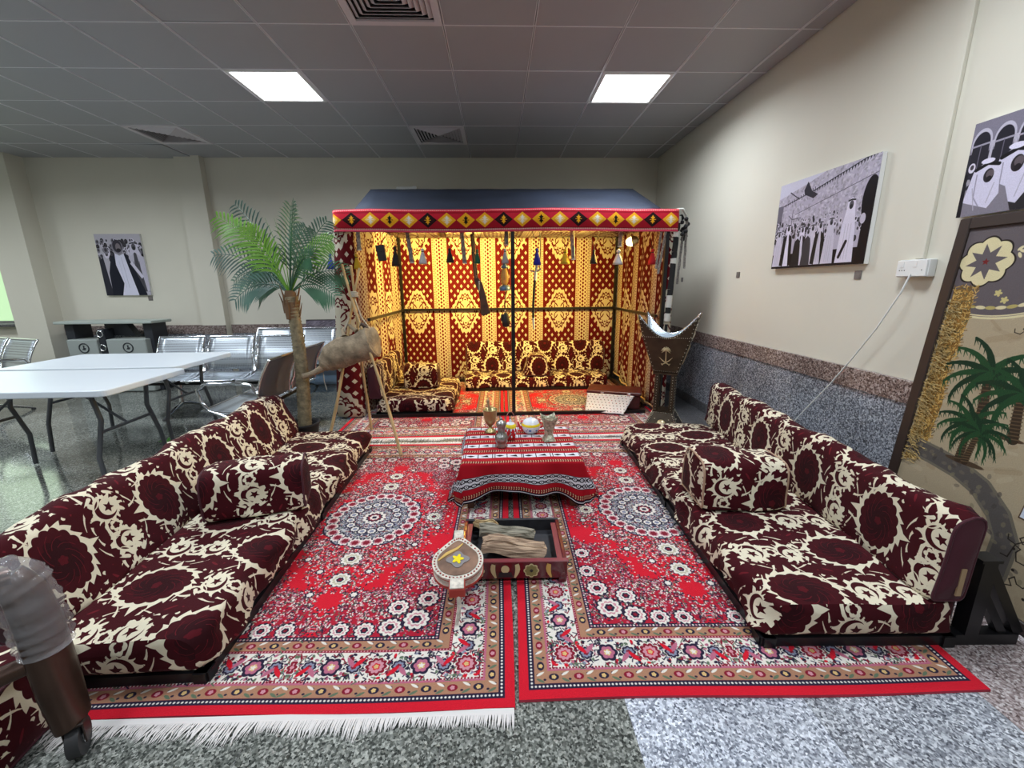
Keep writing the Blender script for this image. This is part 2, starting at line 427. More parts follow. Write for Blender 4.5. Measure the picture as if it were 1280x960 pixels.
def robe(A, x, y0, h, g, rng, cloak=True, head=True, lean=0.):
    """a standing man in a long robe and headscarf, seen from a few metres"""
    w = h * .16; c = lambda v: (v * .97, v * .94, min(1, v * 1.02)); t = lean * h
    A.poly([(x - w * 1.1, y0), (x - w * .8 + t * .6, y0 + h * .6), (x - w * .55 + t, y0 + h * .80), (x + w * .55 + t, y0 + h * .80), (x + w * .85 + t * .6, y0 + h * .55), (x + w * 1.15, y0)], c(g))
    if cloak:
        k = c(.12 if g > .5 else .75)
        A.poly([(x - w * 1.3, y0 + h * .02), (x - w * 1.0 + t * .6, y0 + h * .6), (x - w * .6 + t, y0 + h * .82), (x - w * .15 + t, y0 + h * .80), (x - w * .35, y0 + h * .35), (x - w * .5, y0)], k)
        A.poly([(x + w * 1.3, y0 + h * .02), (x + w * 1.0 + t * .6, y0 + h * .6), (x + w * .6 + t, y0 + h * .82), (x + w * .15 + t, y0 + h * .80), (x + w * .45, y0 + h * .35), (x + w * .7, y0)], k)
    for q in range(3):
        xx = x + (q - 1) * w * .35; A.line([(xx, y0 + h * .05), (xx + t * .5, y0 + h * .6)], h * .008, c(g * .8))
    if head:
        hs = c(.88 if rng.random() < .6 else .8)
        A.poly([(x - w * .62 + t, y0 + h * .70), (x - w * .45 + t, y0 + h * .95), (x + t, y0 + h * 1.0), (x + w * .45 + t, y0 + h * .95), (x + w * .62 + t, y0 + h * .70), (x + t, y0 + h * .78)], hs)
        A.ell(x + t, y0 + h * .885, w * .27, h * .065, c(.33)); A.ell(x + t, y0 + h * .86, w * .18, h * .035, c(.16))
        A.line([(x - w * .4 + t, y0 + h * .952), (x + t, y0 + h * .965), (x + w * .4 + t, y0 + h * .952)], h * .022, c(.08))

def art_photo_wall():
    """crowd in robes before a mud-brick fort wall with a crenellated parapet"""
    rng = random.Random(8); W, H = .86, .60
    A = Art(W, H, 660, 460, (.70, .67, .74))
    for i in range(900):
        x, y = rng.random() * W, .22 + rng.random() * .38; g = rng.choice([.55, .62, .78, .84])
        A.ell(x, y, .012, .006, (g * .97, g * .94, g), rng.random() * 3, .6)
    A.poly([(0, .60), (0, .50), (.30, .56), (.45, .6)], (.80, .79, .86))
    A.line([(.03, .44), (.36, .50), (.86, .62)], .006, (.2, .19, .22))
    for i in range(24):
        x = .36 + i * .021; y = .505 + i * .0048
        A.poly([(x, y), (x + .007, y - .022), (x + .015, y + .002)], (.16, .15, .18))
    for i in range(14): A.line([(.08 + i * .022, .455 + i * .005), (.085 + i * .022, .44 + i * .005)], .005, (.2, .19, .22))
    A.poly([(.26, .52), (.29, .57), (.34, .50), (.40, .47), (.36, .45), (.27, .49)], (.20, .19, .22))
    A.line([(.12, .53), (.22, .47)], .007, (.22, .2, .23)); A.line([(.20, .37), (.86, .50)], .004, (.35, .33, .37))
    A.line([(.17, .40), (.17, .22)], .006, (.35, .33, .36)); A.line([(.13, .37), (.17, .34), (.26, .34)], .006, (.35, .33, .36))
    A.poly([(0, .45), (.06, .45), (.05, .30), (0, .26)], (.42, .40, .45))
    people_bg(A, rng, .20, .33, 150, .018); people_bg(A, rng, .15, .27, 90, .026)
    A.rect(0, 0, W, .10, (.10, .09, .11))
    for x, h, g, ck in [(.05, .26, .8, 0), (.40, .27, .82, 0), (.47, .28, .8, 1), (.30, .27, .85, 1), (.36, .25, .25, 0), (.56, .29, .8, 0), (.15, .30, .9, 1), (.70, .38, .86, 0), (.26, .24, .15, 0)]:
        robe(A, x, .015, h, g, rng, bool(ck))
    A.ell(.83, .36, .055, .13, (.06, .05, .07)); A.poly([(.79, 0), (.80, .3), (.86, .3), (.86, 0)], (.08, .07, .09)); A.ell(.80, .26, .02, .03, (.75, .72, .78))
    A.line([(.70, .14), (.66, .05)], .02, (.12, .1, .13))
    A.grain(np.random.default_rng(7), .12)
    return A

def art_photo_arches():
    rng = random.Random(9); W, H = 1.0, .40
    A = Art(W, H, 700, 280, (.17, .16, .20))
    A.rect(0, .27, W, H, (.48, .46, .52))
    for i in range(11):
        cx = .045 + i * .092
        A.ell(cx, .31, .042, .06, (.72, .70, .76)); A.ell(cx, .305, .035, .050, (.12, .11, .15)); A.rect(cx - .035, .18, cx + .035, .305, (.14, .13, .17))
        A.rect(cx + .040, .16, cx + .052, .31, (.68, .66, .72)); A.line([(cx - .035, .300), (cx + .035, .304)], .008, (.6, .58, .64)); A.line([(cx, .2), (cx, .30)], .004, (.4, .38, .44))
    people_bg(A, rng, .14, .23, 40, .03)
    def man(x, g, s=1.0, dark=False):
        A.poly([(x - .17 * s, 0), (x - .11 * s, .14 * s), (x, .19 * s), (x + .11 * s, .13 * s), (x + .16 * s, 0)], (.45 * g, .43 * g, .47 * g))
        A.poly([(x - .10 * s, .08 * s), (x - .07 * s, .24 * s), (x - .01, .285 * s), (x + .06 * s, .25 * s), (x + .085 * s, .10 * s), (x + .04 * s, .03 * s)], (.80, .78, .86))
        A.ell(x + .010, .205 * s, .026 * s, .036 * s, (.16, .14, .16)); A.ell(x + .014, .212 * s, .019 * s, .022 * s, (.36, .32, .34)); A.ell(x + .014, .186 * s, .014 * s, .016 * s, (.12, .10, .12)); A.line([(x - .05 * s, .22 * s), (x - .045 * s, .10 * s), (x - .01 * s, .05 * s)], .005, (.58, .56, .63))
        A.line([(x - .06 * s, .245 * s), (x, .27 * s), (x + .055 * s, .255 * s)], .018 * s, (.07, .06, .08)); A.ell(x - .005, .283 * s, .035 * s, .014 * s, (.84, .82, .9))
        A.line([(x - .03 * s, .03 * s), (x - .06 * s, .15 * s)], .004, (.66, .64, .7)); A.line([(x + .03 * s, .06 * s), (x + .05 * s, .16 * s)], .004, (.66, .64, .7))
    man(.33, .9, .8); man(.56, .8, .85); man(.78, .6, .8); man(.20, .35, .92); man(.095, 1.1, .80)
    A.poly([(.02, .0), (.015, .18), (.0, .2), (0, 0)], (.10, .09, .12)); A.ell(.022, .15, .008, .014, (.6, .58, .62))
    A.grain(np.random.default_rng(9), .12)
    return A

def art_photo_man():
    rng = random.Random(10); W, H = .60, .80
    A = Art(W, H, 360, 480, (.70, .68, .72))
    people_bg(A, rng, .56, .72, 60, .045); people_bg(A, rng, .45, .60, 24, .07)
    K = (.09, .10, .15)
    A.poly([(0, 0), (.0, .46), (.06, .50), (.10, 0)], (.16, .16, .2))
    robe(A, .49, .05, .66, .3, rng, True)
    A.poly([(.09, 0), (.10, .30), (.16, .50), (.24, .56), (.38, .54), (.44, .36), (.55, .02), (.55, 0)], K)
    A.poly([(.22, 0), (.27, .16), (.21, .40), (.22, .55), (.34, .55), (.38, .32), (.44, 0)], (.84, .83, .90))
    A.poly([(.40, .42), (.52, .22), (.55, .25), (.43, .45)], (.80, .78, .84))
    A.ell(.275, .63, .075, .095, (.50, .48, .52)); A.ell(.275, .645, .060, .082, (.22, .20, .24)); A.ell(.285, .63, .034, .052, (.48, .44, .46)); A.ell(.285, .595, .028, .022, (.15, .13, .15))
    A.line([(.21, .575), (.28, .53), (.36, .565)], .014, (.6, .58, .62))
    A.line([(.30, .5), (.33, .1)], .006, (.70, .69, .76)); A.line([(.26, .45), (.29, .1)], .004, (.72, .71, .78))
    A.grain(np.random.default_rng(11), .1)
    return A

def art_poster():
    rng = random.Random(12); W, H = 1.2, .8
    A = Art(W, H, 480, 320, (.66, .78, .90))
    A.rect(0, .60, W, .8, (.44, .40, .46))
    for i in range(700):
        x, y = rng.random() * W, .58 + rng.random() * .22; g = rng.uniform(.28, .6)
        A.ell(x, y, .03, .008, (g, g * .93, g * 1.02), .3, .7)
    for i in range(160):
        x = i * W / 160; A.leaf(x, .62, .05 + rng.random() * .06, .014, -1.6 + rng.uniform(-.4, .4), (.36, .33, .40))
    return A

def art_board():
    """the framed painting: courtyard ground, palms, men in white robes, rosette, straw strip, road, hand lettering.
    u runs from the far edge (0) towards the camera, v up; metres"""
    rng = random.Random(13); W, H = 1.16, 1.56
    BG = hexc('a5967c'); GY = hexc('5d5558'); CR = hexc('cfc39a'); K = hexc('231c18'); GD = hexc('8d6a35')
    A = Art(W, H, 870, 1170, BG); A.ox, A.oy = .008, -.05
    for i in range(260):
        x, y = rng.random() * W * 1.1, rng.random() * H * 1.1; g = rng.choice([hexc('94836a'), hexc('b8aa90'), hexc('8d7a5e')])
        A.line([(x, y), (x + rng.uniform(-.12, .12), y + rng.uniform(-.05, .05))], rng.uniform(.006, .03), g, al=.35)
    def seg(x, y): return (x, y)
    # corner disc of ornament
    A.ell(.15, 1.62, .46, .41, CR); A.ell(.15, 1.62, .45, .40, GY)
    for t in range(34):
        a = -math.pi + t * math.pi / 33; A.ell(.15 + .41 * math.cos(a), 1.62 + .36 * math.sin(a), .02, .008, hexc('a99a5f') if t % 2 else CR, a + 1.57)
    A.ring(.15, 1.62, .445, .395, .006, CR)
    for t in range(26):
        x, y = rng.uniform(0, .5), rng.uniform(1.28, 1.54)
        if math.hypot((x - .09), (y - 1.46)) > .12 and math.hypot((x - .15) / .40, (y - 1.62) / .36) < 1:
            A.ell(x, y, .013, .006, CR, rng.random() * 3) if rng.random() < .6 else A.flower(x, y, .016, 5, hexc('bdb077'), .5)
    A.flower(.095, 1.46, .112, 8, K, .14); A.flower(.095, 1.46, .105, 8, CR, .14); A.star(.095, 1.46, .080, 8, GY, .2, .5); A.star(.095, 1.46, .016, 5, hexc('6b2020'))
    # straw strip down the far edge
    A.poly([(0, 1.34), (.085, 1.33), (.10, 1.2), (.075, .98), (.10, .80), (.085, .62), (.10, .52), (0, .48)], GD)
    for i in range(1500):
        x, y = rng.random() * .095, .50 + rng.random() * .85; a = rng.random() * 3.1
        A.line([(x, y), (x + .016 * math.cos(a), y + .016 * math.sin(a))], .0035, rng.choice([hexc('b89452'), hexc('6d4c20'), hexc('caa764'), hexc('8a6630'), hexc('5a5136')]))
    # road curving down
    rd = [(-.05, .57), (.13, .55), (.25, .53), (.35, .49), (.44, .41), (.49, .32), (.49, .18), (.46, -.05)]
    A.line(rd, .095, hexc('6b6458')); A.line([(x, y) for x, y in rd], .07, hexc('544f4c'))
    for i in range(70):
        x, y = rng.choice(rd); A.ell(x + rng.gauss(0, .05), y + rng.gauss(0, .03), .012, .008, rng.choice([hexc('6e6558'), hexc('7d745c'), hexc('463f3d')]), rng.random() * 3, .6)
    def palm(x, y, h, s, lean):
        pts = [(x + lean * t * h, y + h * t) for t in (0, .25, .5, .75, 1)]
        A.line(pts, .035 * s, hexc('35291f'), .024 * s)
        for i in range(12):
            t = i / 12; A.line([(x + lean * t * h - .017 * s, y + h * t), (x + lean * t * h + .017 * s, y + h * t + .006)], .005, hexc('5a4833'))
        cx, cy = pts[-1]
        for k, a in enumerate([-.6, -.2, .25, .7, 1.2, 1.57, 2.0, 2.5, 2.95, 3.4, 3.8]):
            G = hexc('16301f') if k % 2 else hexc('1e4226')
            L = s * .155; b = -1.25 if a < 1.57 else 1.25
            pts = []; px, py, aa = cx, cy, a
            for i in range(8):
                pts.append((px, py)); px += L / 7 * math.cos(aa); py += L / 7 * math.sin(aa); aa += b / 7
            A.line(pts, .03 * s, G, .008 * s)
            for i in range(1, 8):
                X, Y = pts[i]
                for q in (-1, 1): A.line([(X, Y), (X + .022 * s * math.cos(-1.2 + q * .3), Y + .030 * s * math.sin(-1.2 + q * .3))], .006 * s, G, .001)
    A.ell(.26, .57, .08, .012, hexc('4a3a2b')); A.ell(.38, .73, .06, .01, hexc('4a3a2b'))
    palm(.27, .77, .20, 1.25, -.12); palm(.40, .73, .18, 1.15, -.12) ; palm(.235, .575, .17, .95, .02); palm(.262, .572, .14, .8, .1)
    def thobe(x, y, h, flip=1):
        Wt = hexc('c9cfdc'); O = hexc('4a3626')
        body = [(x - .13 * h, y), (x - .11 * h, y + .3 * h), (x - .04 * h, y + .62 * h), (x - .12 * h, y + .72 * h), (x - .05 * h, y + .82 * h), (x + .12 * h, y + .84 * h), (x + .18 * h, y + .66 * h), (x + .16 * h, y + .3 * h), (x + .20 * h, y - .02 * h)]
        A.poly([(a + (a - x) * .08, b - .006) for a, b in body], O); A.poly(body, Wt)
        A.line([(x - .02 * h, y + .05 * h), (x + .02 * h, y + .5 * h)], .005, hexc('8f97a8')); A.line([(x + .09 * h, y + .05 * h), (x + .07 * h, y + .45 * h)], .005, hexc('8f97a8'))
        A.line([(x - .04 * h, y + .56 * h), (x + .17 * h, y + .50 * h)], .016, hexc('2c2622'))
        A.line([(x + .02 * h, y + .84 * h), (x + .10 * h, y + .55 * h)], .012, hexc('2c2622'))
        A.line([(x - .05 * h, y + .78 * h), (x - .16 * h, y + .66 * h), (x - .20 * h, y + .72 * h)], .055 * h, Wt); A.ell(x - .215 * h, y + .745 * h, .022 * h, .022 * h, hexc('9a6a48'))
        A.line([(x - .22 * h, y + .76 * h), (x - .23 * h, y + .95 * h), (x - .17 * h, y + 1.06 * h)], .008, hexc('7b7b80'))
        A.ell(x + .05 * h, y + .93 * h, .055 * h, .07 * h, hexc('9a6a48')); A.poly([(x - .03 * h, y + .84 * h), (x - .01 * h, y + 1.02 * h), (x + .11 * h, y + 1.02 * h), (x + .14 * h, y + .84 * h), (x + .09 * h, y + .86 * h), (x + .08 * h, y + .98 * h), (x + .02 * h, y + .98 * h)], hexc('d8dae0'))
        A.line([(x - .01 * h, y + .99 * h), (x + .11 * h, y + .99 * h)], .012, K)
    thobe(.50, .76, .46); thobe(.56, .44, .42); thobe(.74, .80, .44); thobe(.80, .45, .42); thobe(.98, .62, .44)
    # hand lettering at the lower middle, short joined strokes with dots
    def script(x, y, s, words):
        for st in words:
            A.line([(x - px * s, y + py * s) for px, py in st], .0075 * min(1, s * 8), K)
    def dots(x, y, s, ds):
        for px, py in ds: A.ell(x - px * s, y + py * s, .0055, .0055, K)
    base = [[(0, .5), (.15, .15), (.45, .05), (.8, .1), (.9, .45), (1.1, .1), (1.4, .1), (1.55, .4), (1.7, .1), (2.0, 0), (2.2, .25), (2.0, .5), (1.85, .3), (2.3, -.2), (2.7, -.1), (2.75, .2)]]
    word2 = [[(0, .9), (.02, 0)], [(.25, .9), (.28, .1), (.6, .05), (.75, .35), (.95, .35), (.9, .05), (1.3, .05), (1.4, .3), (1.55, .05), (1.8, .05), (1.85, .8), (1.9, .1), (2.3, .1), (2.45, .6), (2.3, .9), (2.6, 1.0), (2.75, .1), (3.1, .1)]]
    word3 = [[(0, .5), (.1, .1), (.5, 0), (.7, .3), (.5, .8)], [(1.0, .3), (1.2, -.2), (1.5, -.25)], [(1.7, .3), (1.9, .05), (2.2, .1), (2.3, .35), (2.5, .1), (2.8, .15), (3.0, .5), (3.2, .2), (3.0, -.1), (3.4, -.3), (3.8, 0)]]
    for (x, y, w) in [(.68, .34, base), (.70, .255, word2), (.76, .165, word3), (.95, .345, word2), (1.03, .25, base), (1.08, .16, word3)]:
        script(x, y, .068, w); dots(x, y, .068, [(.9, .75), (1.1, .8), (1.6, -.25), (2.3, -.5)])
    for (x, y) in [(.42, 1.17), (.60, 1.18), (.85, 1.17), (.7, 1.3)]: script(x, y, .05, base); dots(x, y, .05, [(.9, .75), (1.1, .8)])
    A.grain(np.random.default_rng(14), .08)
    return A
# ================================================================ helpers: materials
def mat(name, col, rough=.6, metal=0., bump=None, noise=None, spec=.5, sheen=0., emit=None, alpha=1., trans=0., coat=0.):
    """procedural principled material; noise=(scale, amount) varies the colour, bump=(scale, strength)"""
    m = bpy.data.materials.new(name); m.use_nodes = True; N = m.node_tree.nodes; L = m.node_tree.links; b = N['Principled BSDF']
    c = tuple(col[:3]) + (1,)
    b.inputs['Base Color'].default_value = c; b.inputs['Roughness'].default_value = rough; b.inputs['Metallic'].default_value = metal
    b.inputs['Specular IOR Level'].default_value = spec
    if sheen: b.inputs['Sheen Weight'].default_value = sheen; b.inputs['Sheen Roughness'].default_value = .4
    if coat: b.inputs['Coat Weight'].default_value = coat
    if trans: b.inputs['Transmission Weight'].default_value = trans
    if alpha < 1: b.inputs['Alpha'].default_value = alpha
    if emit: b.inputs['Emission Color'].default_value = tuple(emit[0]) + (1,); b.inputs['Emission Strength'].default_value = emit[1]
    if noise or bump:
        tc = N.new('ShaderNodeTexCoord')
    if noise:
        n = N.new('ShaderNodeTexNoise'); n.inputs['Scale'].default_value = noise[0]; n.inputs['Detail'].default_value = 5
        L.new(tc.outputs['Object'], n.inputs['Vector'])
        mx = N.new('ShaderNodeMix'); mx.data_type = 'RGBA'
        mx.inputs[6].default_value = tuple(x * (1 - noise[1]) for x in col[:3]) + (1,)
        mx.inputs[7].default_value = tuple(min(1, x * (1 + noise[1])) for x in col[:3]) + (1,)
        mr = N.new('ShaderNodeMapRange'); mr.inputs[1].default_value = .3; mr.inputs[2].default_value = .7
        L.new(n.outputs['Fac'], mr.inputs[0]); L.new(mr.outputs[0], mx.inputs[0]); L.new(mx.outputs[2], b.inputs['Base Color'])
    if bump:
        n2 = N.new('ShaderNodeTexNoise'); n2.inputs['Scale'].default_value = bump[0]; n2.inputs['Detail'].default_value = 4
        L.new(tc.outputs['Object'], n2.inputs['Vector'])
        bp = N.new('ShaderNodeBump'); bp.inputs['Strength'].default_value = bump[1]; bp.inputs['Distance'].default_value = .01
        L.new(n2.outputs['Fac'], bp.inputs['Height']); L.new(bp.outputs[0], b.inputs['Normal'])
    return m

def granite(name, stops, scale=130., rough=.12, drift=.15, spec=.5):
    """speckled stone: two voronoi grains through a colour ramp"""
    m = bpy.data.materials.new(name); m.use_nodes = True; N = m.node_tree.nodes; L = m.node_tree.links; b = N['Principled BSDF']
    tc = N.new('ShaderNodeNewGeometry')
    v = N.new('ShaderNodeTexVoronoi'); v.inputs['Scale'].default_value = scale; v.inputs['Randomness'].default_value = 1
    L.new(tc.outputs['Position'], v.inputs['Vector'])
    sp = N.new('ShaderNodeSeparateColor'); L.new(v.outputs['Color'], sp.inputs[0])
    n = N.new('ShaderNodeTexNoise'); n.inputs['Scale'].default_value = scale * .45; n.inputs['Detail'].default_value = 6; L.new(tc.outputs['Position'], n.inputs['Vector'])
    a = N.new('ShaderNodeMath'); a.operation = 'MULTIPLY_ADD'; a.inputs[1].default_value = .55; L.new(sp.outputs[0], a.inputs[0])
    a2 = N.new('ShaderNodeMath'); a2.operation = 'MULTIPLY'; a2.inputs[1].default_value = .45; L.new(n.outputs['Fac'], a2.inputs[0]); L.new(a2.outputs[0], a.inputs[2])
    r = N.new('ShaderNodeValToRGB'); cr = r.color_ramp
    cr.elements[0].position = stops[0][0]; cr.elements[0].color = stops[0][1] + (1,)
    cr.elements[1].position = stops[-1][0]; cr.elements[1].color = stops[-1][1] + (1,)
    for p, c in stops[1:-1]:
        e = cr.elements.new(p); e.color = c + (1,)
    L.new(a.outputs[0], r.inputs[0])
    n3 = N.new('ShaderNodeTexNoise'); n3.inputs['Scale'].default_value = 3.; n3.inputs['Detail'].default_value = 3; L.new(tc.outputs['Position'], n3.inputs['Vector'])
    mr = N.new('ShaderNodeMapRange'); mr.inputs[1].default_value = .35; mr.inputs[2].default_value = .65; mr.inputs[3].default_value = 1 - drift; mr.inputs[4].default_value = 1 + drift
    L.new(n3.outputs['Fac'], mr.inputs[0])
    mx = N.new('ShaderNodeMix'); mx.data_type = 'RGBA'; mx.blend_type = 'MULTIPLY'; mx.inputs[0].default_value = 1
    L.new(r.outputs[0], mx.inputs[6]); L.new(mr.outputs[0], mx.inputs[7]); L.new(mx.outputs[2], b.inputs['Base Color'])
    b.inputs['Roughness'].default_value = rough; b.inputs['Specular IOR Level'].default_value = spec
    return m

def cloth(name, art, rough=.85, sheen=.0, weave=600., bump=.25, gain=1., spec=.2, translucent=0.):
    """woven / printed surface painted by the script itself, read through UVs, with a procedural weave relief"""
    m = bpy.data.materials.new(name); m.use_nodes = True; N = m.node_tree.nodes; L = m.node_tree.links; b = N['Principled BSDF']
    t = N.new('ShaderNodeTexImage'); t.image = art.img(name); t.extension = 'REPEAT'
    uv = N.new('ShaderNodeTexCoord'); L.new(uv.outputs['UV'], t.inputs['Vector'])
    out = t.outputs['Color']
    if gain != 1:
        mx = N.new('ShaderNodeMix'); mx.data_type = 'RGBA'; mx.blend_type = 'MULTIPLY'; mx.inputs[0].default_value = 1
        mx.inputs[7].default_value = (gain, gain, gain, 1); L.new(out, mx.inputs[6]); out = mx.outputs[2]
    L.new(out, b.inputs['Base Color'])
    b.inputs['Roughness'].default_value = rough; b.inputs['Specular IOR Level'].default_value = spec
    if sheen: b.inputs['Sheen Weight'].default_value = sheen; b.inputs['Sheen Roughness'].default_value = .35
    if bump:
        n = N.new('ShaderNodeTexNoise'); n.inputs['Scale'].default_value = weave; L.new(uv.outputs['Object'], n.inputs['Vector'])
        bp = N.new('ShaderNodeBump'); bp.inputs['Strength'].default_value = bump; bp.inputs['Distance'].default_value = .004
        L.new(n.outputs['Fac'], bp.inputs['Height']); L.new(bp.outputs[0], b.inputs['Normal'])
    if translucent:
        o = N['Material Output']; tr = N.new('ShaderNodeBsdfTranslucent'); L.new(out, tr.inputs[0])
        ms = N.new('ShaderNodeMixShader'); ms.inputs[0].default_value = translucent
        L.new(b.outputs[0], ms.inputs[1]); L.new(tr.outputs[0], ms.inputs[2]); L.new(ms.outputs[0], o.inputs['Surface'])
    return m

# ================================================================ helpers: geometry
class MB:
    """mesh builder: collects shapes, build() links them as ONE object"""
    def __init__(s):
        s.v, s.f, s.uv, s.mi, s.sm = [], [], [], [], []
        s.T = Matrix.Identity(4); s.m = 0; s.smooth = False
    def at(s, loc=(0, 0, 0), rot=(0, 0, 0), sc=(1, 1, 1)):
        from mathutils import Euler
        s.T = Matrix.Translation(loc) @ Euler(rot).to_matrix().to_4x4() @ Matrix.Diagonal((*sc, 1)); return s
    def add(s, vs, fs, uvs=None, smooth=None):
        o = len(s.v); s.v += [tuple(s.T @ Vector(p)) for p in vs]
        for k, f in enumerate(fs):
            s.f.append([i + o for i in f]); s.mi.append(s.m); s.sm.append(s.smooth if smooth is None else smooth)
            s.uv.append(uvs[k] if uvs else [(0, 0)] * len(f))
        return s
    def box(s, c, d, rz=0., ch=0.):
        """centre, full size, turned by rz, edges along z and top chamfered by ch"""
        x, y, z = (q / 2 for q in d); cs, sn = math.cos(rz), math.sin(rz)
        if ch <= 0:
            P = [(a * x, b * y, g * z) for g in (-1, 1) for a, b in ((-1, -1), (1, -1), (1, 1), (-1, 1))]
            F = [(3, 2, 1, 0), (4, 5, 6, 7), (0, 1, 5, 4), (1, 2, 6, 5), (2, 3, 7, 6), (3, 0, 4, 7)]
        else:
            ch = min(ch, x * .9, y * .9, z * .9); P = []
            for zz, k in ((-z, ch), (-z + ch, 0), (z - ch, 0), (z, ch)):
                for a, b in ((-1, -1), (1, -1), (1, 1), (-1, 1)):
                    X, Y = x - k, y - k
                    P += [(a * X, b * (Y - ch)), (a * (X - ch), b * Y)] if a * b > 0 else [(a * (X - ch), b * Y), (a * X, b * (Y - ch))]
                P[-8:] = [(p[0], p[1], zz) for p in P[-8:]]
            F = []
            for r in range(3):
                for i in range(8):
                    j = (i + 1) % 8; F.append((r * 8 + i, r * 8 + j, r * 8 + 8 + j, r * 8 + 8 + i))
            F += [tuple(range(7, -1, -1)), tuple(range(24, 32))]
        P = [(c[0] + p[0] * cs - p[1] * sn, c[1] + p[0] * sn + p[1] * cs, c[2] + p[2]) for p in P]
        U = []
        for fc in F: U.append([(P[i][0] + P[i][1], P[i][2]) for i in fc])
        return s.add(P, F, U, False)
    def quad(s, a, b, c, d, uv=((0, 0), (1, 0), (1, 1), (0, 1))):
        return s.add([a, b, c, d], [(0, 1, 2, 3)], [list(uv)])
    def tube(s, pts, r, n=8, r2=None, closed=False, flat=1.):
        """swept round bar through pts, radius r (number or list)"""
        P = [Vector(p) for p in pts]; m = len(P)
        R = r if isinstance(r, (list, tuple)) else [r + ((r2 if r2 is not None else r) - r) * i / max(1, m - 1) for i in range(m)]
        V = []; ref = None
        for i in range(m):
            if closed: d = P[(i + 1) % m] - P[i - 1]
            else: d = P[min(i + 1, m - 1)] - P[max(i - 1, 0)]
            d.normalize()
            if ref is None: ref = Vector((0, 0, 1)) if abs(d.z) < .9 else Vector((1, 0, 0))
            a = d.cross(ref)
            if a.length < 1e-5: a = d.orthogonal()
            a.normalize(); b = a.cross(d).normalized(); ref = b
            for k in range(n):
                t = 2 * PI * k / n; V.append(tuple(P[i] + (a * math.cos(t) + b * math.sin(t) * flat) * R[i]))
        F = [(i * n + k, i * n + (k + 1) % n, ((i + 1) % m) * n + (k + 1) % n, ((i + 1) % m) * n + k) for i in range(m if closed else m - 1) for k in range(n)]
        s.add(V, F, None, n > 4)
        if not closed: s.add([V[k] for k in range(n)], [tuple(range(n - 1, -1, -1))], None, False); s.add([V[(m - 1) * n + k] for k in range(n)], [tuple(range(n))], None, False)
        return s
    def bar(s, a, b, w, h=None):
        """square section bar from a to b"""
        A, B = Vector(a), Vector(b); d = (B - A).normalized(); h = h or w
        up = Vector((0, 0, 1)) if abs(d.z) < .95 else Vector((0, 1, 0))
        x = d.cross(up).normalized() * w / 2; y = x.cross(d).normalized() * h / 2
        P = [tuple(q + i * x + j * y) for q in (A, B) for i, j in ((-1, -1), (1, -1), (1, 1), (-1, 1))]
        return s.add(P, [(0, 1, 2, 3), (7, 6, 5, 4), (1, 0, 4, 5), (2, 1, 5, 6), (3, 2, 6, 7), (0, 3, 7, 4)], None, False)
    def lathe(s, prof, n=24, c=(0, 0, 0), sm=True, sx=1., sy=1.):
        """profile of (radius, z) turned about z"""
        m = len(prof); V = [(c[0] + sx * r * math.cos(2 * PI * k / n), c[1] + sy * r * math.sin(2 * PI * k / n), c[2] + z) for r, z in prof for k in range(n)]
        F = [(i * n + k, i * n + (k + 1) % n, (i + 1) * n + (k + 1) % n, (i + 1) * n + k) for i in range(m - 1) for k in range(n)]
        s.add(V, F, None, sm)
        if prof[0][0] > 1e-4: s.add(V[:n], [tuple(range(n - 1, -1, -1))], None, False)
        if prof[-1][0] > 1e-4: s.add(V[-n:], [tuple(range(n))], None, False)
        return s
    def ball(s, c, r, n=12, sc=(1, 1, 1)):
        m = n // 2; V = [(c[0] + r * sc[0] * math.sin(PI * i / m) * math.cos(2 * PI * k / n), c[1] + r * sc[1] * math.sin(PI * i / m) * math.sin(2 * PI * k / n), c[2] - r * sc[2] * math.cos(PI * i / m)) for i in range(m + 1) for k in range(n)]
        return s.add(V, [(i * n + k, i * n + (k + 1) % n, (i + 1) * n + (k + 1) % n, (i + 1) * n + k) for i in range(m) for k in range(n)], None, True)
    def grid(s, fn, nu, nv, us=(0, 1), vs=(0, 1), uvs=None, smooth=True, flip=False):
        """fn(u, v) -> point; uvs(u, v) -> texture coordinate"""
        V = []; T = []
        for j in range(nv + 1):
            for i in range(nu + 1):
                u = us[0] + (us[1] - us[0]) * i / nu; v = vs[0] + (vs[1] - vs[0]) * j / nv
                V.append(fn(u, v)); T.append(uvs(u, v) if uvs else (u, v))
        F, U = [], []
        for j in range(nv):
            for i in range(nu):
                q = [j * (nu + 1) + i, j * (nu + 1) + i + 1, (j + 1) * (nu + 1) + i + 1, (j + 1) * (nu + 1) + i]
                if flip: q = q[::-1]
                F.append(q); U.append([T[k] for k in q])
        return s.add(V, F, U, smooth)
    def prism(s, pts, h, axis='z', off=0.):
        """extrude a polygon (x, y) by h; axis says which way it is extruded"""
        n = len(pts)
        def mp(p, q):
            return {'z': (p[0], p[1], q), 'y': (p[0], q, p[1]), 'x': (q, p[0], p[1])}[axis]
        V = [mp(p, off) for p in pts] + [mp(p, off + h) for p in pts]
        F = [tuple(range(n - 1, -1, -1)), tuple(range(n, 2 * n))] + [(i, (i + 1) % n, (i + 1) % n + n, i + n) for i in range(n)]
        return s.add(V, F, None, False)
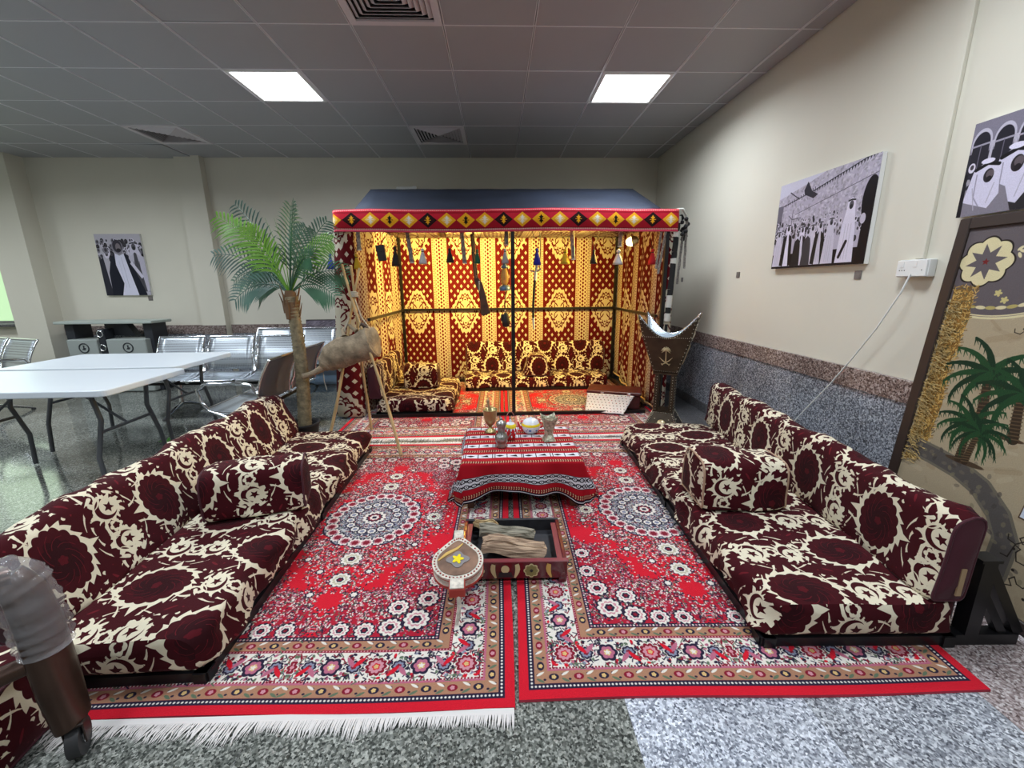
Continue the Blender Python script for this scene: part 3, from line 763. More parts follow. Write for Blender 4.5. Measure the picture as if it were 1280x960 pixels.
    def build(s, name, mats, parent=None, thick=0., bevel=0., sub=0, weld=False, fix=True):
        me = bpy.data.meshes.new(name); me.from_pydata(s.v, [], s.f)
        mats = mats if isinstance(mats, (list, tuple)) else [mats]
        for m in mats: me.materials.append(m)
        me.polygons.foreach_set('material_index', s.mi); me.polygons.foreach_set('use_smooth', s.sm)
        ul = me.uv_layers.new(name='UVMap'); flat = [c for u in s.uv for p in u for c in p]
        ul.data.foreach_set('uv', flat)
        me.validate(); me.update()
        if fix or weld:
            import bmesh
            bm = bmesh.new(); bm.from_mesh(me)
            if weld: bmesh.ops.remove_doubles(bm, verts=bm.verts, dist=1e-5)
            if fix and not thick: bmesh.ops.recalc_face_normals(bm, faces=bm.faces)
            bm.to_mesh(me); bm.free()
        o = bpy.data.objects.new(name, me); COL.objects.link(o)
        if parent is not None: o.parent = parent
        if thick:
            md = o.modifiers.new('thickness', 'SOLIDIFY'); md.thickness = thick; md.offset = 0
        if bevel:
            md = o.modifiers.new('bevel', 'BEVEL'); md.width = bevel; md.segments = 2; md.limit_method = 'ANGLE'
        if sub:
            md = o.modifiers.new('subdivision', 'SUBSURF'); md.levels = sub; md.render_levels = sub
        return o

def tag(o, label, cat, group=None, kind=None):
    if label: o['label'] = label
    if cat: o['category'] = cat
    if group: o['group'] = group
    if kind: o['kind'] = kind
    return o
def thing(name, label, cat, loc=(0, 0, 0), rz=0., group=None):
    o = bpy.data.objects.new(name, None); COL.objects.link(o); o.location = loc; o.rotation_euler = (0, 0, rz); o.empty_display_size = .1
    return tag(o, label, cat, group)
def dup(root, loc, rz=None, label=None, group=None):
    """a copy of a thing with copies of its parts and sub-parts"""
    r = root.copy(); COL.objects.link(r); r.location = loc
    if rz is not None: r.rotation_euler = (0, 0, rz)
    if label: r['label'] = label
    if group: r['group'] = group
    def rec(a, b):
        for ch in list(a.children):
            c = ch.copy(); COL.objects.link(c); c.parent = b; rec(ch, c)
    rec(root, r)
    return r
def inst(mesh_ob, name, loc, parent=None, rot=None):
    o = bpy.data.objects.new(name, mesh_ob.data); COL.objects.link(o); o.location = loc
    if rot: o.rotation_euler = rot
    o.parent = parent
    return o
def struct(o):
    o['kind'] = 'structure'; return o
def lerp(a, b, t): return a + (b - a) * t
rnd = random.Random(5)
# ================================================================ materials of the room
M = {}
M['wall'] = mat('cream_paint', (.68, .645, .545), .75, noise=(1.2, .03), bump=(60, .03))
M['ceil'] = mat('ceiling_metal', (.36, .36, .375), .5, noise=(.8, .06))
M['tbar'] = mat('ceiling_bar', (.74, .74, .76), .5)
M['dark'] = mat('dark_void', (.02, .02, .022), .9)
M['white_plastic'] = mat('white_plastic', (.78, .78, .76), .4)
M['vent'] = mat('vent_white', (.62, .58, .60), .45)
M['gr_green'] = granite('granite_green', [(.22, (.03, .033, .03)), (.42, (.105, .112, .10)), (.60, (.21, .22, .20)), (.82, (.44, .45, .41))], 150, .10)
M['gr_light'] = granite('granite_light', [(.20, (.08, .09, .12)), (.38, (.26, .28, .33)), (.60, (.52, .55, .62)), (.8, (.80, .83, .90))], 150, .12)
M['gr_mid'] = granite('granite_mid', [(.20, (.06, .065, .08)), (.40, (.20, .21, .24)), (.60, (.40, .42, .46)), (.8, (.68, .70, .74))], 150, .12)
M['gr_pink'] = granite('granite_pink', [(.20, (.10, .07, .07)), (.40, (.28, .22, .22)), (.60, (.45, .38, .38)), (.8, (.70, .66, .66))], 150, .15)
M['gr_dark'] = granite('granite_dark', [(.2, (.03, .03, .034)), (.5, (.085, .085, .09)), (.8, (.17, .17, .18))], 130, .3)
M['dado'] = granite('granite_dado', [(.20, (.05, .055, .065)), (.42, (.17, .18, .21)), (.60, (.32, .34, .39)), (.8, (.58, .61, .66))], 130, .2)
M['cap'] = granite('granite_cap', [(.22, (.06, .04, .036)), (.45, (.19, .135, .12)), (.62, (.32, .25, .23)), (.8, (.50, .43, .40))], 120, .25)
M['panel_on'] = mat('lit_panel', (1, 1, 1), .5, emit=((.93, .97, 1.0), 6.0))

# ================================================================ floor
fl = MB().box(((XL + XR) / 2, (YF + YB) / 2, -.026), (XR - XL, YB - YF, .05)).build('floor', M['gr_dark']); struct(fl)
tile_src = {}
def tile_mesh(key, w, d):
    k = (key, w, d)
    if k not in tile_src:
        o = MB().box((w / 2, d / 2, -.006), (w - .0016, d - .0016, .012), ch=.0008).build('floor_tile', M[key], fl); tile_src[k] = (o, True); return o, True
    return tile_src[k][0], False
rt = random.Random(2)
for i in range(-14, 3):
    for j in range(-8, 11):
        x = .405 + .6 * i; y = .6 * j; d = .6
        if j < 0 and not (-7 < i): continue
        if y + .6 > YB: d = round(YB - y, 3)
        if x < .4: key = 'gr_green'
        elif y < 1.8: key = 'gr_light' if i == 0 else ('gr_mid' if i == 1 else 'gr_pink')
        else: key = 'gr_dark' if y > 2.9 else 'gr_mid'
        o, first = tile_mesh(key, .6, d)
        if first: o.location = (x, y, 0)
        else: inst(o, 'floor_tile', (x, y, 0), fl)

# ================================================================ walls
def slab(name, x0, x1, y0, y1, z0, z1, m, parent=None):
    return MB().box(((x0 + x1) / 2, (y0 + y1) / 2, (z0 + z1) / 2), (x1 - x0, y1 - y0, z1 - z0)).build(name, m, parent)
wb = slab('wall_back', -6.55, XR + .1, YB, YB + .1, 0, CEIL + .1, M['wall']); struct(wb)
o = MB().box((-7.975, YB + .05, .45), (2.85, .1, .9)).box((-7.975, YB + .05, 2.75), (2.85, .1, .8)).build('wall_back_window_side', M['wall']); struct(o)
wr = slab('wall_right', XR, XR + .1, YF, YB, 0, CEIL + .1, M['wall']); struct(wr)
struct(slab('wall_left', XL - .1, XL, YF, YB + .1, 0, CEIL + .1, M['wall']))
struct(slab('wall_front', XL, XR, YF - .1, YF, 0, CEIL + .1, M['wall']))
# window far left: frame, panes, sill
wn = thing('window_1', None, None, (-7.76, YB, .9)); wn['kind'] = 'structure'; 
M['pane'] = mat('daylit_pane', (.3, .4, .3), .1, emit=((.62, .95, .50), .7))
M['alu'] = mat('aluminium', (.30, .30, .31), .4, .8)
f = MB()
for a, b in (((-1.2, 0), (1.2, 0)), ((-1.2, 1.45), (1.2, 1.45)), ((-1.2, 0), (-1.2, 1.45)), ((0, 0), (0, 1.45)), ((1.17, 0), (1.17, 1.45))):
    f.bar((a[0], .02, a[1]), (b[0], .02, b[1]), .05)
f.build('window_frame', M['alu'], wn)
for k in (-1, 1): MB().box((k * .6, .05, .72), (1.17, .01, 1.42)).build('pane', M['pane'], wn)
MB().box((0, -.04, -.03), (2.45, .16, .04), ch=.005).build('sill', M['gr_dark'], wn)
# pilasters
p1 = slab('wall_pilaster_left', -6.53, -6.115, 5.965, YB + .01, 0, CEIL, M['wall']); struct(p1)
p2 = slab('wall_pilaster_middle', -4.145, -3.825, 6.10, YB + .01, 0, CEIL, M['wall']); struct(p2)
# stone dado: panels, cap stones and skirting, every stone a part
def stones(parent, a, b, along, face, z0, z1, L, m, name, th=.018):
    """row of stones from a to b; along 'x' on a wall facing -y at y=face, along 'y' on a wall facing -x at x=face"""
    p = a; cache = {}
    while p < b - .01:
        w = round(min(L, b - p), 3)
        if w in cache:
            inst(cache[w], name, (p, face, 0) if along == 'x' else (face, p, 0), parent)
        else:
            c, d = ((w / 2, -th / 2, (z0 + z1) / 2), (w - .0025, th, z1 - z0 - .002)) if along == 'x' else ((-th / 2, w / 2, (z0 + z1) / 2), (th, w - .0025, z1 - z0 - .002))
            o = MB().box(c, d, ch=.0012).build(name, m, parent); o.location = (p, face, 0) if along == 'x' else (face, p, 0); cache[w] = o
        p += L
for (pa, a, b, al, fc) in ((wb, -6.11, -4.15, 'x', YB), (p2, -4.145, -3.825, 'x', 6.10), (wb, -3.80, XR - .02, 'x', YB), (wr, -.6, YB - .02, 'y', XR)):
    stones(pa, a, b, al, fc, .10, .715, .6, M['dado'], 'stone_panel')
    stones(pa, a, b, al, fc, .715, .84, 1.2, M['cap'], 'cap_stone', .026)
    stones(pa, a, b, al, fc, 0.001, .10, 1.2, M['gr_dark'], 'skirting_stone', .022)

# ================================================================ ceiling
ce = slab('ceiling', XL, XR, YF, YB, CEIL + .03, CEIL + .08, M['ceil']); struct(ce)
ce2 = MB().box(((XL + XR) / 2, (YF + 2.04) / 2, CEIL + .015), (XR - XL, 2.04 - YF, .03)).build('ceiling_far_part', M['ceil']); struct(ce2)
DIFF = [(-2, -1), (-2, 3), (-7, 3), (-7, -1)]
cells = set(PANELS) | set(DIFF); src = {}
for i in range(-16, 4):
    for j in range(-2, 5):
        if (i, j) in cells: continue
        w = .6 if i < 3 else round(XR - GX(3), 3); d = .6 if j < 4 else round(YB - GY(4), 3)
        if (w, d) not in src:
            src[(w, d)] = MB().box((w / 2, d / 2, .006), (w - .016, d - .008, .012), ch=.003).build('ceiling_tile', M['ceil'], ce)
            src[(w, d)].location = (GX(i), GY(j), CEIL)
        else: 
            o = inst(src[(w, d)], 'ceiling_tile', (GX(i), GY(j), CEIL + (.0 if rt.random() < .93 else .004)), ce)
            if (i, j) in ((-8, 4), (-12, 2)): o.rotation_euler = (0, .012, 0); o.location.z -= .008
g = MB()
for i in range(-15, 4):
    for q in (-.006, .006): g.box((GX(i) + q, (2.04 + YB) / 2, CEIL + .001), (.005, YB - 2.04, .008))
for j in range(-2, 5):
    g.box(((XL + XR) / 2, GY(j), CEIL + .002), (XR - XL, .008, .006))
o = g.build('grid_bar', M['tbar'], ce); o['kind'] = 'stuff'
def panel(i, j, lab):
    t = thing('ceiling_light', lab, 'light', (GX(i) + .3, GY(j) + .3, CEIL))
    f = MB()
    for a, b, c, d in ((-.29, -.29, .29, -.265), (-.29, .265, .29, .29), (-.29, -.265, -.265, .265), (.265, -.265, .29, .265)):
        f.box(((a + c) / 2, (b + d) / 2, .000), (c - a, d - b, .014))
    f.build('light_frame', M['white_plastic'], t)
    MB().box((0, 0, .008), (.53, .53, .006)).build('diffuser', M['panel_on'], t)
    return t
t0 = panel(*PANELS[0], 'square lit ceiling panel left of the middle, above the palm and benches')
for k, (i, j) in enumerate(PANELS[1:]):
    cw = {-4: 'above the line of the left sofa', 1: 'beside the right wall', -9: 'above the line of the white tables', -14: 'by the far left wall'}[i]; rw = {1: 'back row', -3: 'middle row', -7: 'front row'}[j]
    lab = 'square lit ceiling panel on the right, near the grey right wall' if k == 0 else f'square lit ceiling panel {cw}, {rw}'  # panels after the right-hand one are unseen, added for their light
    dup(t0, (GX(i) + .3, GY(j) + .3, CEIL), label=lab, group=None)
t0['label'] = 'square lit ceiling panel left of the middle, above the palm and benches'
def vent(i, j, lab):
    t = thing('ceiling_vent', lab, 'vent', (GX(i) + .3, GY(j) + .3, CEIL), group='square louvred vents in the ceiling')
    MB().box((0, 0, .024), (.56, .56, .01)).build('backing', M['dark'], t)
    f = MB()
    for a, b, c, d in ((-.295, -.295, .295, -.25), (-.295, .25, .295, .295), (-.295, -.25, -.25, .25), (.25, -.25, .295, .25)):
        f.box(((a + c) / 2, (b + d) / 2, -.002), (c - a, d - b, .012))
    f.build('vent_frame', M['vent'], t)
    for k in range(7):
        a = .245 - .034 * k; b = a - .026 ; z0, z1 = -.006, .014
        m = MB(); V = [(-a, -a, z1), (a, -a, z1), (a, a, z1), (-a, a, z1), (-b, -b, z0), (b, -b, z0), (b, b, z0), (-b, b, z0)]
        m.add(V, [(q, (q + 1) % 4, (q + 1) % 4 + 4, q + 4) for q in range(4)], None, False)
        m.build('louvre', M['vent'], t, thick=.003)
    return t
vent(-2, -1, 'large square louvred ceiling vent cut by the top edge, nearest to the middle')
vent(-2, 3, 'small-looking square louvred ceiling vent above the back of the tent')
vent(-7, 3, 'square louvred ceiling vent near the back wall left of the lit panel')
vent(-7, -1, 'square louvred ceiling vent in the upper left corner of the photo')

# ================================================================ things on the walls
def canvas(name, lab, loc, rz, w, h, art, depth=.03):
    """stretched print: local x across, z up, facing local -y"""
    t = thing(name, lab, 'picture', loc, rz)
    MB().box((0, depth / 2 + .001, 0), (w, depth - .004, h)).build('stretcher', M['white_plastic'], t)
    MB().quad((-w / 2, 0, -h / 2), (w / 2, 0, -h / 2), (w / 2, 0, h / 2), (-w / 2, 0, h / 2)).build('print', art, t, thick=.002)
    return t
canvas('canvas_photo', 'canvas photo of a man in dark cloak over white robe, back wall at left', (-5.115, YB - .032, 1.665), 0, .60, .81, cloth('photo_of_man', art_photo_man(), .5, bump=0))
canvas('canvas_photo', 'black and white canvas photo of a robed crowd on the right wall', (XR - .032, 2.975, 1.768), -PI / 2, .87, .61, cloth('photo_of_crowd', art_photo_wall(), .45, bump=0))
canvas('canvas_photo', 'canvas photo of men in headscarves before arches, above the framed painting', (XR - .032, 1.575, 1.85), -PI / 2, .97, .40, cloth('photo_of_arches', art_photo_arches(), .45, bump=0))
M['plaque'] = mat('plaque_grey', (.16, .14, .13), .5, noise=(40, .3))
for lab, c, d in (('small dark plaque under the right corner of the crowd photo', (XR - .003, 2.60, 1.40), (.006, .05, .05)),
                  ('small dark plaque under the photo of the man at the left', (-4.86, YB - .003, 1.215), (.06, .006, .06)),
                  ('small dark plaque alone on the right wall between tent and crowd photo', (XR - .003, 3.93, 1.43), (.006, .05, .05)),
                  ('small dark plaque on the right wall just beside the tent corner post', (XR - .003, 5.13, 1.40), (.006, .05, .05))):
    tag(MB().box(c, d, ch=.001).build('wall_plaque', M['plaque']), lab, 'plaque')
tr = MB().box((XR - .011, 2.215, (1.47 + CEIL) / 2), (.022, .045, CEIL - 1.475), ch=.003).build('cable_trunking', M['wall']); tag(tr, 'cream plastic cable trunking running up the right wall above the socket', 'trunking')
t = thing('socket_outlet', 'white double wall socket box with switches on the right wall beside the painting', 'socket', (XR, 2.215, 1.425))
MB().box((-.022, 0, 0), (.044, .17, .088), ch=.004).build('back_box', M['white_plastic'], t)
MB().box((-.048, 0, 0), (.008, .165, .084), ch=.003).build('face_plate', M['white_plastic'], t)
for y in (.05, -.02): 
    MB().box((-.0525, y, .02), (.003, .018, .028)).build('switch', M['white_plastic'], t)
for y in (.062, .048, .034, -.06): MB().box((-.0521, y, -.010), (.001, .005, .005)).build('socket_hole', M['dark'], t)
M['cable'] = mat('white_cable', (.80, .80, .78), .45)
c = [(XR - .062, 2.20, 1.395), (XR - .075, 2.22, 1.30), (XR - .07, 2.33, 1.10), (XR - .06, 2.47, .90), (XR - .05, 2.62, .70), (XR - .05, 2.78, .50), (XR - .06, 2.92, .30), (XR - .08, 3.05, .10), (XR - .12, 3.2, .012), (2.02, 3.4, .008)]
cc = []
for k in range(len(c) - 1):
    for q in range(4): cc.append(tuple(lerp(c[k][a], c[k + 1][a], q / 4) for a in range(3)))
cc += [(2.0 + .09 * math.cos(a), 3.62 + .10 * math.sin(a), .008 + .002 * a) for a in [k * .4 for k in range(-2, 16)]] + [(1.86, 3.72, .03)]
cab = MB().tube(cc, .0045, 6).build('power_cable', M['cable']); tag(cab, 'thin white cable hanging from the wall socket down to the floor by the censer', 'cable')
o = MB().box((-1.22, YB - .03, 2.63), (.22, .05, .045), ch=.006).box((-1.09, YB - .03, 2.635), (.05, .054, .05), ch=.006).build('wall_socket_box', M['white_plastic']); tag(o, 'small white fitting on the back wall peeping over the tent roof', 'wall fitting')  # plain white socket box on the wall, gives no light
# ================================================================ floor sofas
A_DAM = art_damask()
M['damask'] = cloth('velvet_damask', A_DAM, .9, .06, 500, .35)
M['velvet'] = mat('burgundy_velvet', (.055, .006, .014), .85, sheen=.1, bump=(300, .2))
M['piping'] = mat('beige_piping', (.42, .27, .18), .7)
M['black_steel'] = mat('black_steel', (.012, .012, .014), .35, .3)
M['base_cloth'] = mat('dark_base_cloth', (.05, .035, .035), .9)
M['tag_beige'] = mat('tan_tag', (.35, .24, .13), .8)

def round_poly(P, r, n=4):
    out = []; m = len(P)
    for i in range(m):
        a, b, c = Vector(P[i - 1]), Vector(P[i]), Vector(P[(i + 1) % m])
        rr = r[i] if isinstance(r, (list, tuple)) else r
        d1 = (a - b).normalized(); d2 = (c - b).normalized(); rr = min(rr, (a - b).length * .49, (c - b).length * .49)
        p, q = b + d1 * rr, b + d2 * rr
        for k in range(n + 1):
            t = k / n; out.append(((1 - t) ** 2 * p + 2 * t * (1 - t) * b + t * t * q)[:])
    return out
def dens(P, step):
    out = []
    for i in range(len(P)):
        a, b = P[i], P[(i + 1) % len(P)]; L = math.dist(a, b); n = max(1, int(L / step))
        for k in range(n): out.append((lerp(a[0], b[0], k / n), lerp(a[1], b[1], k / n)))
    return out
def bolster(name, parent, L, poly, r, mats, uo=0., vo=0., step=.045, wav=.006, skew=0., seed=1, swap=False, bulge=1., x0=0., pipe=True):
    """stuffed cushion: closed cross-section (y, z) swept along x, seams at the ends; mats = (pattern, end, piping)"""
    P = dens(round_poly(poly, r), step); n = len(P)
    cy = sum(p[0] for p in P) / n; cz = sum(p[1] for p in P) / n
    arc = [0]
    for i in range(n): arc.append(arc[-1] + math.dist(P[i], P[(i + 1) % n]))
    nx = max(8, int(L / step)); rg = random.Random(seed); ph = [rg.random() * 6.3 for _ in range(6)]
    def prof(x):
        e = min(x, L - x); k = 1 - .10 * max(0, 1 - e / .045) ** 2 * bulge
        R = []
        zmin = min(p[1] for p in P)
        for i, (y, z) in enumerate(P):
            s = wav * (math.sin(x * 9 + ph[0] + i * .35) + .6 * math.sin(x * 17 + ph[1] - i * .5) + .5 * math.sin(x * 31 + ph[2] + i * .9))
            puff = 1 + s / .12
            yy = cy + (y - cy) * k * puff; zz = cz + (z - cz) * k * (puff if z > zmin + .02 else 1)
            R.append((x + x0, yy + skew * (1 - x / L), max(zz, zmin)))
        return R
    V, F, U = [], [], []
    xs = [L * i / nx for i in range(nx + 1)]
    for x in xs: V += prof(x)
    for a in range(nx):
        for i in range(n):
            j = (i + 1) % n
            F.append((a * n + i, a * n + j, (a + 1) * n + j, (a + 1) * n + i))
            q = [(xs[a], arc[i]), (xs[a], arc[i + 1]), (xs[a + 1], arc[i + 1]), (xs[a + 1], arc[i])]
            U.append([((x / .49 + uo, v / .62 + vo) if not swap else (v / .49 + uo, x / .62 + vo)) for x, v in q])
    m = MB(); m.add(V, F, U, True); o = m.build(name, mats[0], parent)
    for side, x in ((0, 0.), (nx, L)):
        e = MB()
        ring = V[side * n:(side + 1) * n]; c = (x + x0 + (-.02 if side == 0 else .02) * bulge, sum(p[1] for p in ring) / n, sum(p[2] for p in ring) / n)
        mid = [tuple(lerp(p[a], c[a], .5) + ((-.012 if side == 0 else .012) * bulge if a == 0 else 0) for a in range(3)) for p in ring]
        vs = ring + mid + [c]; fs = []
        for i in range(n):
            j = (i + 1) % n; fs += [(i, j, n + j, n + i), (n + i, n + j, 2 * n)]
        uvs = [[(vs[k][1] / .49 + uo, vs[k][2] / .62 + vo) for k in f] for f in fs]
        e.add(vs, fs, uvs, True)
        e.build('end_panel', mats[1], o)
    for side in (0, nx) if pipe else ():
        ring = V[side * n:(side + 1) * n]; MB().tube(ring, .0055, 6, closed=True).build('piping', mats[2], o)
    return o
SM = (M['damask'], M['velvet'], M['velvet'])

def sofa(label, loc, rz, L, seat_d, back, skew, seed, stand, seatz=.20):
    t = thing('floor_sofa', label, 'sofa', loc, rz)
    bolster('seat_cushion', t, L, [(0, .055), (seat_d, .055), (seat_d, seatz), (0.015, seatz)], [.02, .02, .04, .055], (M['damask'], M['damask'], M['velvet']), .1 * seed, -.04, seed=seed, wav=.006, pipe=False)
    bolster('back_cushion', t, L, back, [.03, .03, .055, .055], SM, .25 + .3 * seed, .02, seed=seed + 3, skew=skew, wav=.006)
    f = MB()
    f.bar((-.01, .03, .027), (L + .01, .03, .027), .045); f.bar((-.01, seat_d - .03, .027), (L + .01, seat_d - .03, .027), .045)
    for x in (.02, L * .5, L - .02): f.bar((x, .0, .027), (x, seat_d, .027), .045)
    f.build('base_frame', M['black_steel'], t)
    MB().box((L / 2, seat_d / 2, .0535), (L - .04, seat_d - .06, .006)).build('base_panel', M['base_cloth'], t)
    for s, x in ((0, .03), (1, L - .028)):
        if not stand: continue
        MB().bar((x, -.005, .024), (x, .985, .024), .046).build('foot_rail', M['black_steel'], t)
        MB().bar((x, stand, .047), (x, stand, .36), .052, .052).box((x, stand, .365), (.058, .075, .012)).build('post', M['black_steel'], t)
        MB().bar((x, stand + .02, .33), (x, .99, .045), .035).bar((x, stand + .02, .22), (x, .93, .045), .03).build('brace', M['black_steel'], t)
    return t
# right sofa: local x runs from the far end towards the camera, y towards the right wall
rs = sofa('floor sofa with maroon and cream velvet against the right wall, long back in profile', (1.045, 3.40, 0), math.atan2(-2.14, -.066), 2.10, .74,
          [(.60, .19), (.73, .19), (.745, .55), (.625, .55)], .11, 1, .80)
MB().box((2.10 + .0215, .675, .30), (.006, .018, .11)).build('care_tag', M['tag_beige'], rs)
ls = sofa('floor sofa with maroon and cream velvet at the left, beside the waiting room tables', (-1.03, 1.24, 0), PI / 2 + .02, 2.12, .66,
          [(.56, .19), (.70, .19), (.83, .52), (.70, .54)], -.05, 2, 0)
def arm_cushion(label, loc, rz, sx, sy, h, uo, vo, seed, ends, pip, top=.8, x=0.):
    t = thing('arm_cushion', label, 'cushion', loc, rz)
    k = (1 - top) / 2 * sy
    bolster('cushion_body', t, sx, [(-sy / 2, 0), (sy / 2, 0), (sy / 2 - k, h), (-sy / 2 + k, h)], [.02, .02, .07, .07], (M['damask'], ends, pip), uo, vo, step=.03, wav=.005, seed=seed, x0=-sx / 2, bulge=.7)
    return t
arm_cushion('block-shaped maroon and cream arm cushion on the left sofa seat', (-1.295, 2.12, .212), .30, .46, .27, .25, .30, .05, 5, M['damask'], M['velvet'])
arm_cushion('block-shaped arm cushion with beige piping on the right sofa seat', (1.265, 2.08, .212), -.05, .42, .32, .26, .05, .12, 6, M['damask'], M['piping'])
# cushion in the near left corner, behind the wheeled frame
arm_cushion('rounded maroon and cream cushion on the floor in the near left corner', (-1.66, 1.04, .012), .10, .46, .34, .26, .6, .4, 8, M['damask'], M['velvet'])

# ================================================================ rugs
M['rug'] = cloth('medallion_rug', art_rug(), .95, .12, 350, .6)
M['rug_back'] = mat('rug_edge', (.45, .03, .06), .95)
M['fringe'] = mat('fringe_cream', (.72, .68, .66), .9)
def rug(label, cx, cy, w, d, rz, seed, fringe=(True, True), z=.001):
    t = thing('medallion_rug', label, 'rug', (cx, cy, 0), rz)
    rg = random.Random(seed); ph = [rg.random() * 6 for _ in range(4)]
    def top(u, v):
        x, y = (u - .5) * w, (v - .5) * d
        e = min(u, 1 - u, v, 1 - v)
        return (x + .004 * math.sin(v * 9 + ph[0]) * (abs(u - .5) * 2), y + .005 * math.sin(u * 8 + ph[1]), z + .009 + .0012 * math.sin(x * 7 + ph[2]) * math.sin(y * 5 + ph[3]))
    m = MB(); m.grid(top, 40, 60); o = m.build('pile', M['rug'], t)
    b = MB(); E = [(i / 40, 0) for i in range(41)] + [(1, i / 60) for i in range(1, 61)] + [(1 - i / 40, 1) for i in range(1, 41)] + [(0, 1 - i / 60) for i in range(1, 60)]
    P = [top(*e) for e in E]; n = len(P); b.add(P + [(p[0] * 1.001, p[1] * 1.001, z) for p in P], [(i, (i + 1) % n, (i + 1) % n + n, i + n) for i in range(n)], None, True)
    b.build('binding', M['rug_back'], t)
    for s, on in zip((-1, 1), fringe):
        if not on: continue
        k = MB(); k.smooth = False
        # woven end strip then knotted strands
        k.grid(lambda u, v: ((u - .5) * w, s * (d / 2 + v * .018), z + .008 - .004 * v), 30, 2)
        nS = 330
        for i in range(nS):
            x = (i + .5) / nS * w - w / 2; cl = .55 + .45 * math.sin(x * 21 + ph[0]) * math.sin(x * 7 + ph[1])
            L = .03 + .055 * max(0, cl) * (1.0 if s < 0 and x < .2 * w else .45); dx = rg.gauss(-.012, .012) * (1 if x < 0 else .3); y0 = s * (d / 2 + .016)
            wd = .0022
            A = (x, y0, z + .006); B = (x + dx * .5, y0 + s * L * .55, z + .006 + rg.random() * .004); C = (x + dx + rg.gauss(0, .004), y0 + s * L, z + .002)
            k.add([(A[0] - wd, A[1], A[2]), (A[0] + wd, A[1], A[2]), (B[0] - wd, B[1], B[2]), (B[0] + wd, B[1], B[2]), (C[0], C[1], C[2])], [(0, 1, 3, 2), (2, 3, 4)], None, False)
        ob = k.build('fringe', M['fringe'], t, fix=False); ob['kind'] = 'stuff'
    return t
rug('red medallion rug with white fringe, front left of the pair', -.757, 2.30, 1.61, 2.38, -.012, 1)
rug('red medallion rug in front of the right sofa, its front end without fringe', .880, 2.315, 1.60, 2.41, -.022, 2, (False, True))
rug('red medallion rug inside the tent on the left, under the tripod feet', -.745, 4.86, 1.60, 2.40, .0, 3, (True, False))
rug('red medallion rug inside the tent on the right, under the chest', .870, 4.86, 1.60, 2.40, .0, 4, (True, False))
# ================================================================ tent
M['tentcloth'] = cloth('tent_cloth', art_tent(), .8, .05, 400, .3, gain=.74, translucent=.12)
M['band'] = cloth('valance_band', art_band(), .85, .05, 500, .3)
M['navy'] = mat('navy_canvas', (.018, .024, .042), .6, noise=(3, .25), bump=(250, .2))
M['cord_w'] = mat('white_braid', (.62, .62, .58), .9)
M['cord_k'] = mat('black_braid', (.015, .015, .016), .9)
M['hem'] = mat('gold_hem', (.62, .46, .24), .8)
TX0, TX1, TY0, TY1 = -1.335, 1.68, 4.28, 6.02
tent = thing('tent', 'open-fronted red and gold patterned tent with navy roof against the back wall', 'tent', (0, TY0, 0))
def TP(p): return (p[0], p[1] - TY0, p[2])
def bar_part(name, a, b, w=.032, m=None):
    MB().bar(TP(a), TP(b), w).build(name, m or M['black_steel'], tent)
for (x, y, top) in ((-1.45, TY0 + .05, 2.0), (TX1 + .0, TY0 + .03, 2.0), (TX0 + .02, TY1 - .02, 2.0), (TX1 - .03, TY1 - .02, 2.0), (.155, TY0 - .02, 2.0)):
    bar_part('post', (x, y, 0.012), (x, y, top), .036)
bar_part('floor_bar', (TX0, TY0, .028), (TX1 - .12, TY0, .028), .034)
bar_part('back_rail', (TX0 + .04, TY1 - .045, 1.03), (TX1 - .05, TY1 - .045, 1.03), .03)
bar_part('side_rail', (TX0 + .045, TY0 + .03, 1.03), (TX0 + .045, TY1 - .05, 1.03), .028)
bar_part('side_rail', (TX1 - .045, TY0 + .06, 1.03), (TX1 - .045, TY1 - .05, 1.03), .028)
bar_part('top_bar', (TX0, TY0, 2.0), (TX1, TY0, 2.0)); bar_part('top_bar', (TX0, TY1 - .02, 2.0), (TX1, TY1 - .02, 2.0))
bar_part('top_bar', (TX0, TY0, 2.0), (TX0, TY1, 2.0)); bar_part('top_bar', (TX1, TY0, 2.0), (TX1, TY1, 2.0))
bar_part('skirting_bar', (TX1 - .07, TY0 + .15, .05), (TX1 - .07, TY1 - .1, .05), .03); bar_part('skirting_bar', (TX0 + .05, TY1 - .10, .03), (TX1 - .08, TY1 - .10, .03), .03)
# back wall cloth: u follows x so that a medallion stands at x = .21, v = .5 at z = 1
tu = lambda s: (s - .21) / .66 + .225 / .66
def back(u, v):
    x = lerp(TX0, TX1, u); z = lerp(.03, 1.99, v)
    return (x, TY1 - TY0 + .004 * math.sin(x * 14) + .006 * math.sin(x * 5 + z * 2) * (1 - v), z)
m = MB(); m.grid(back, 80, 30, uvs=lambda u, v: (tu(lerp(TX0, TX1, u)), lerp(.03, 1.99, v) - .5)); m.build('back_cloth', M['tentcloth'], tent, thick=.004)
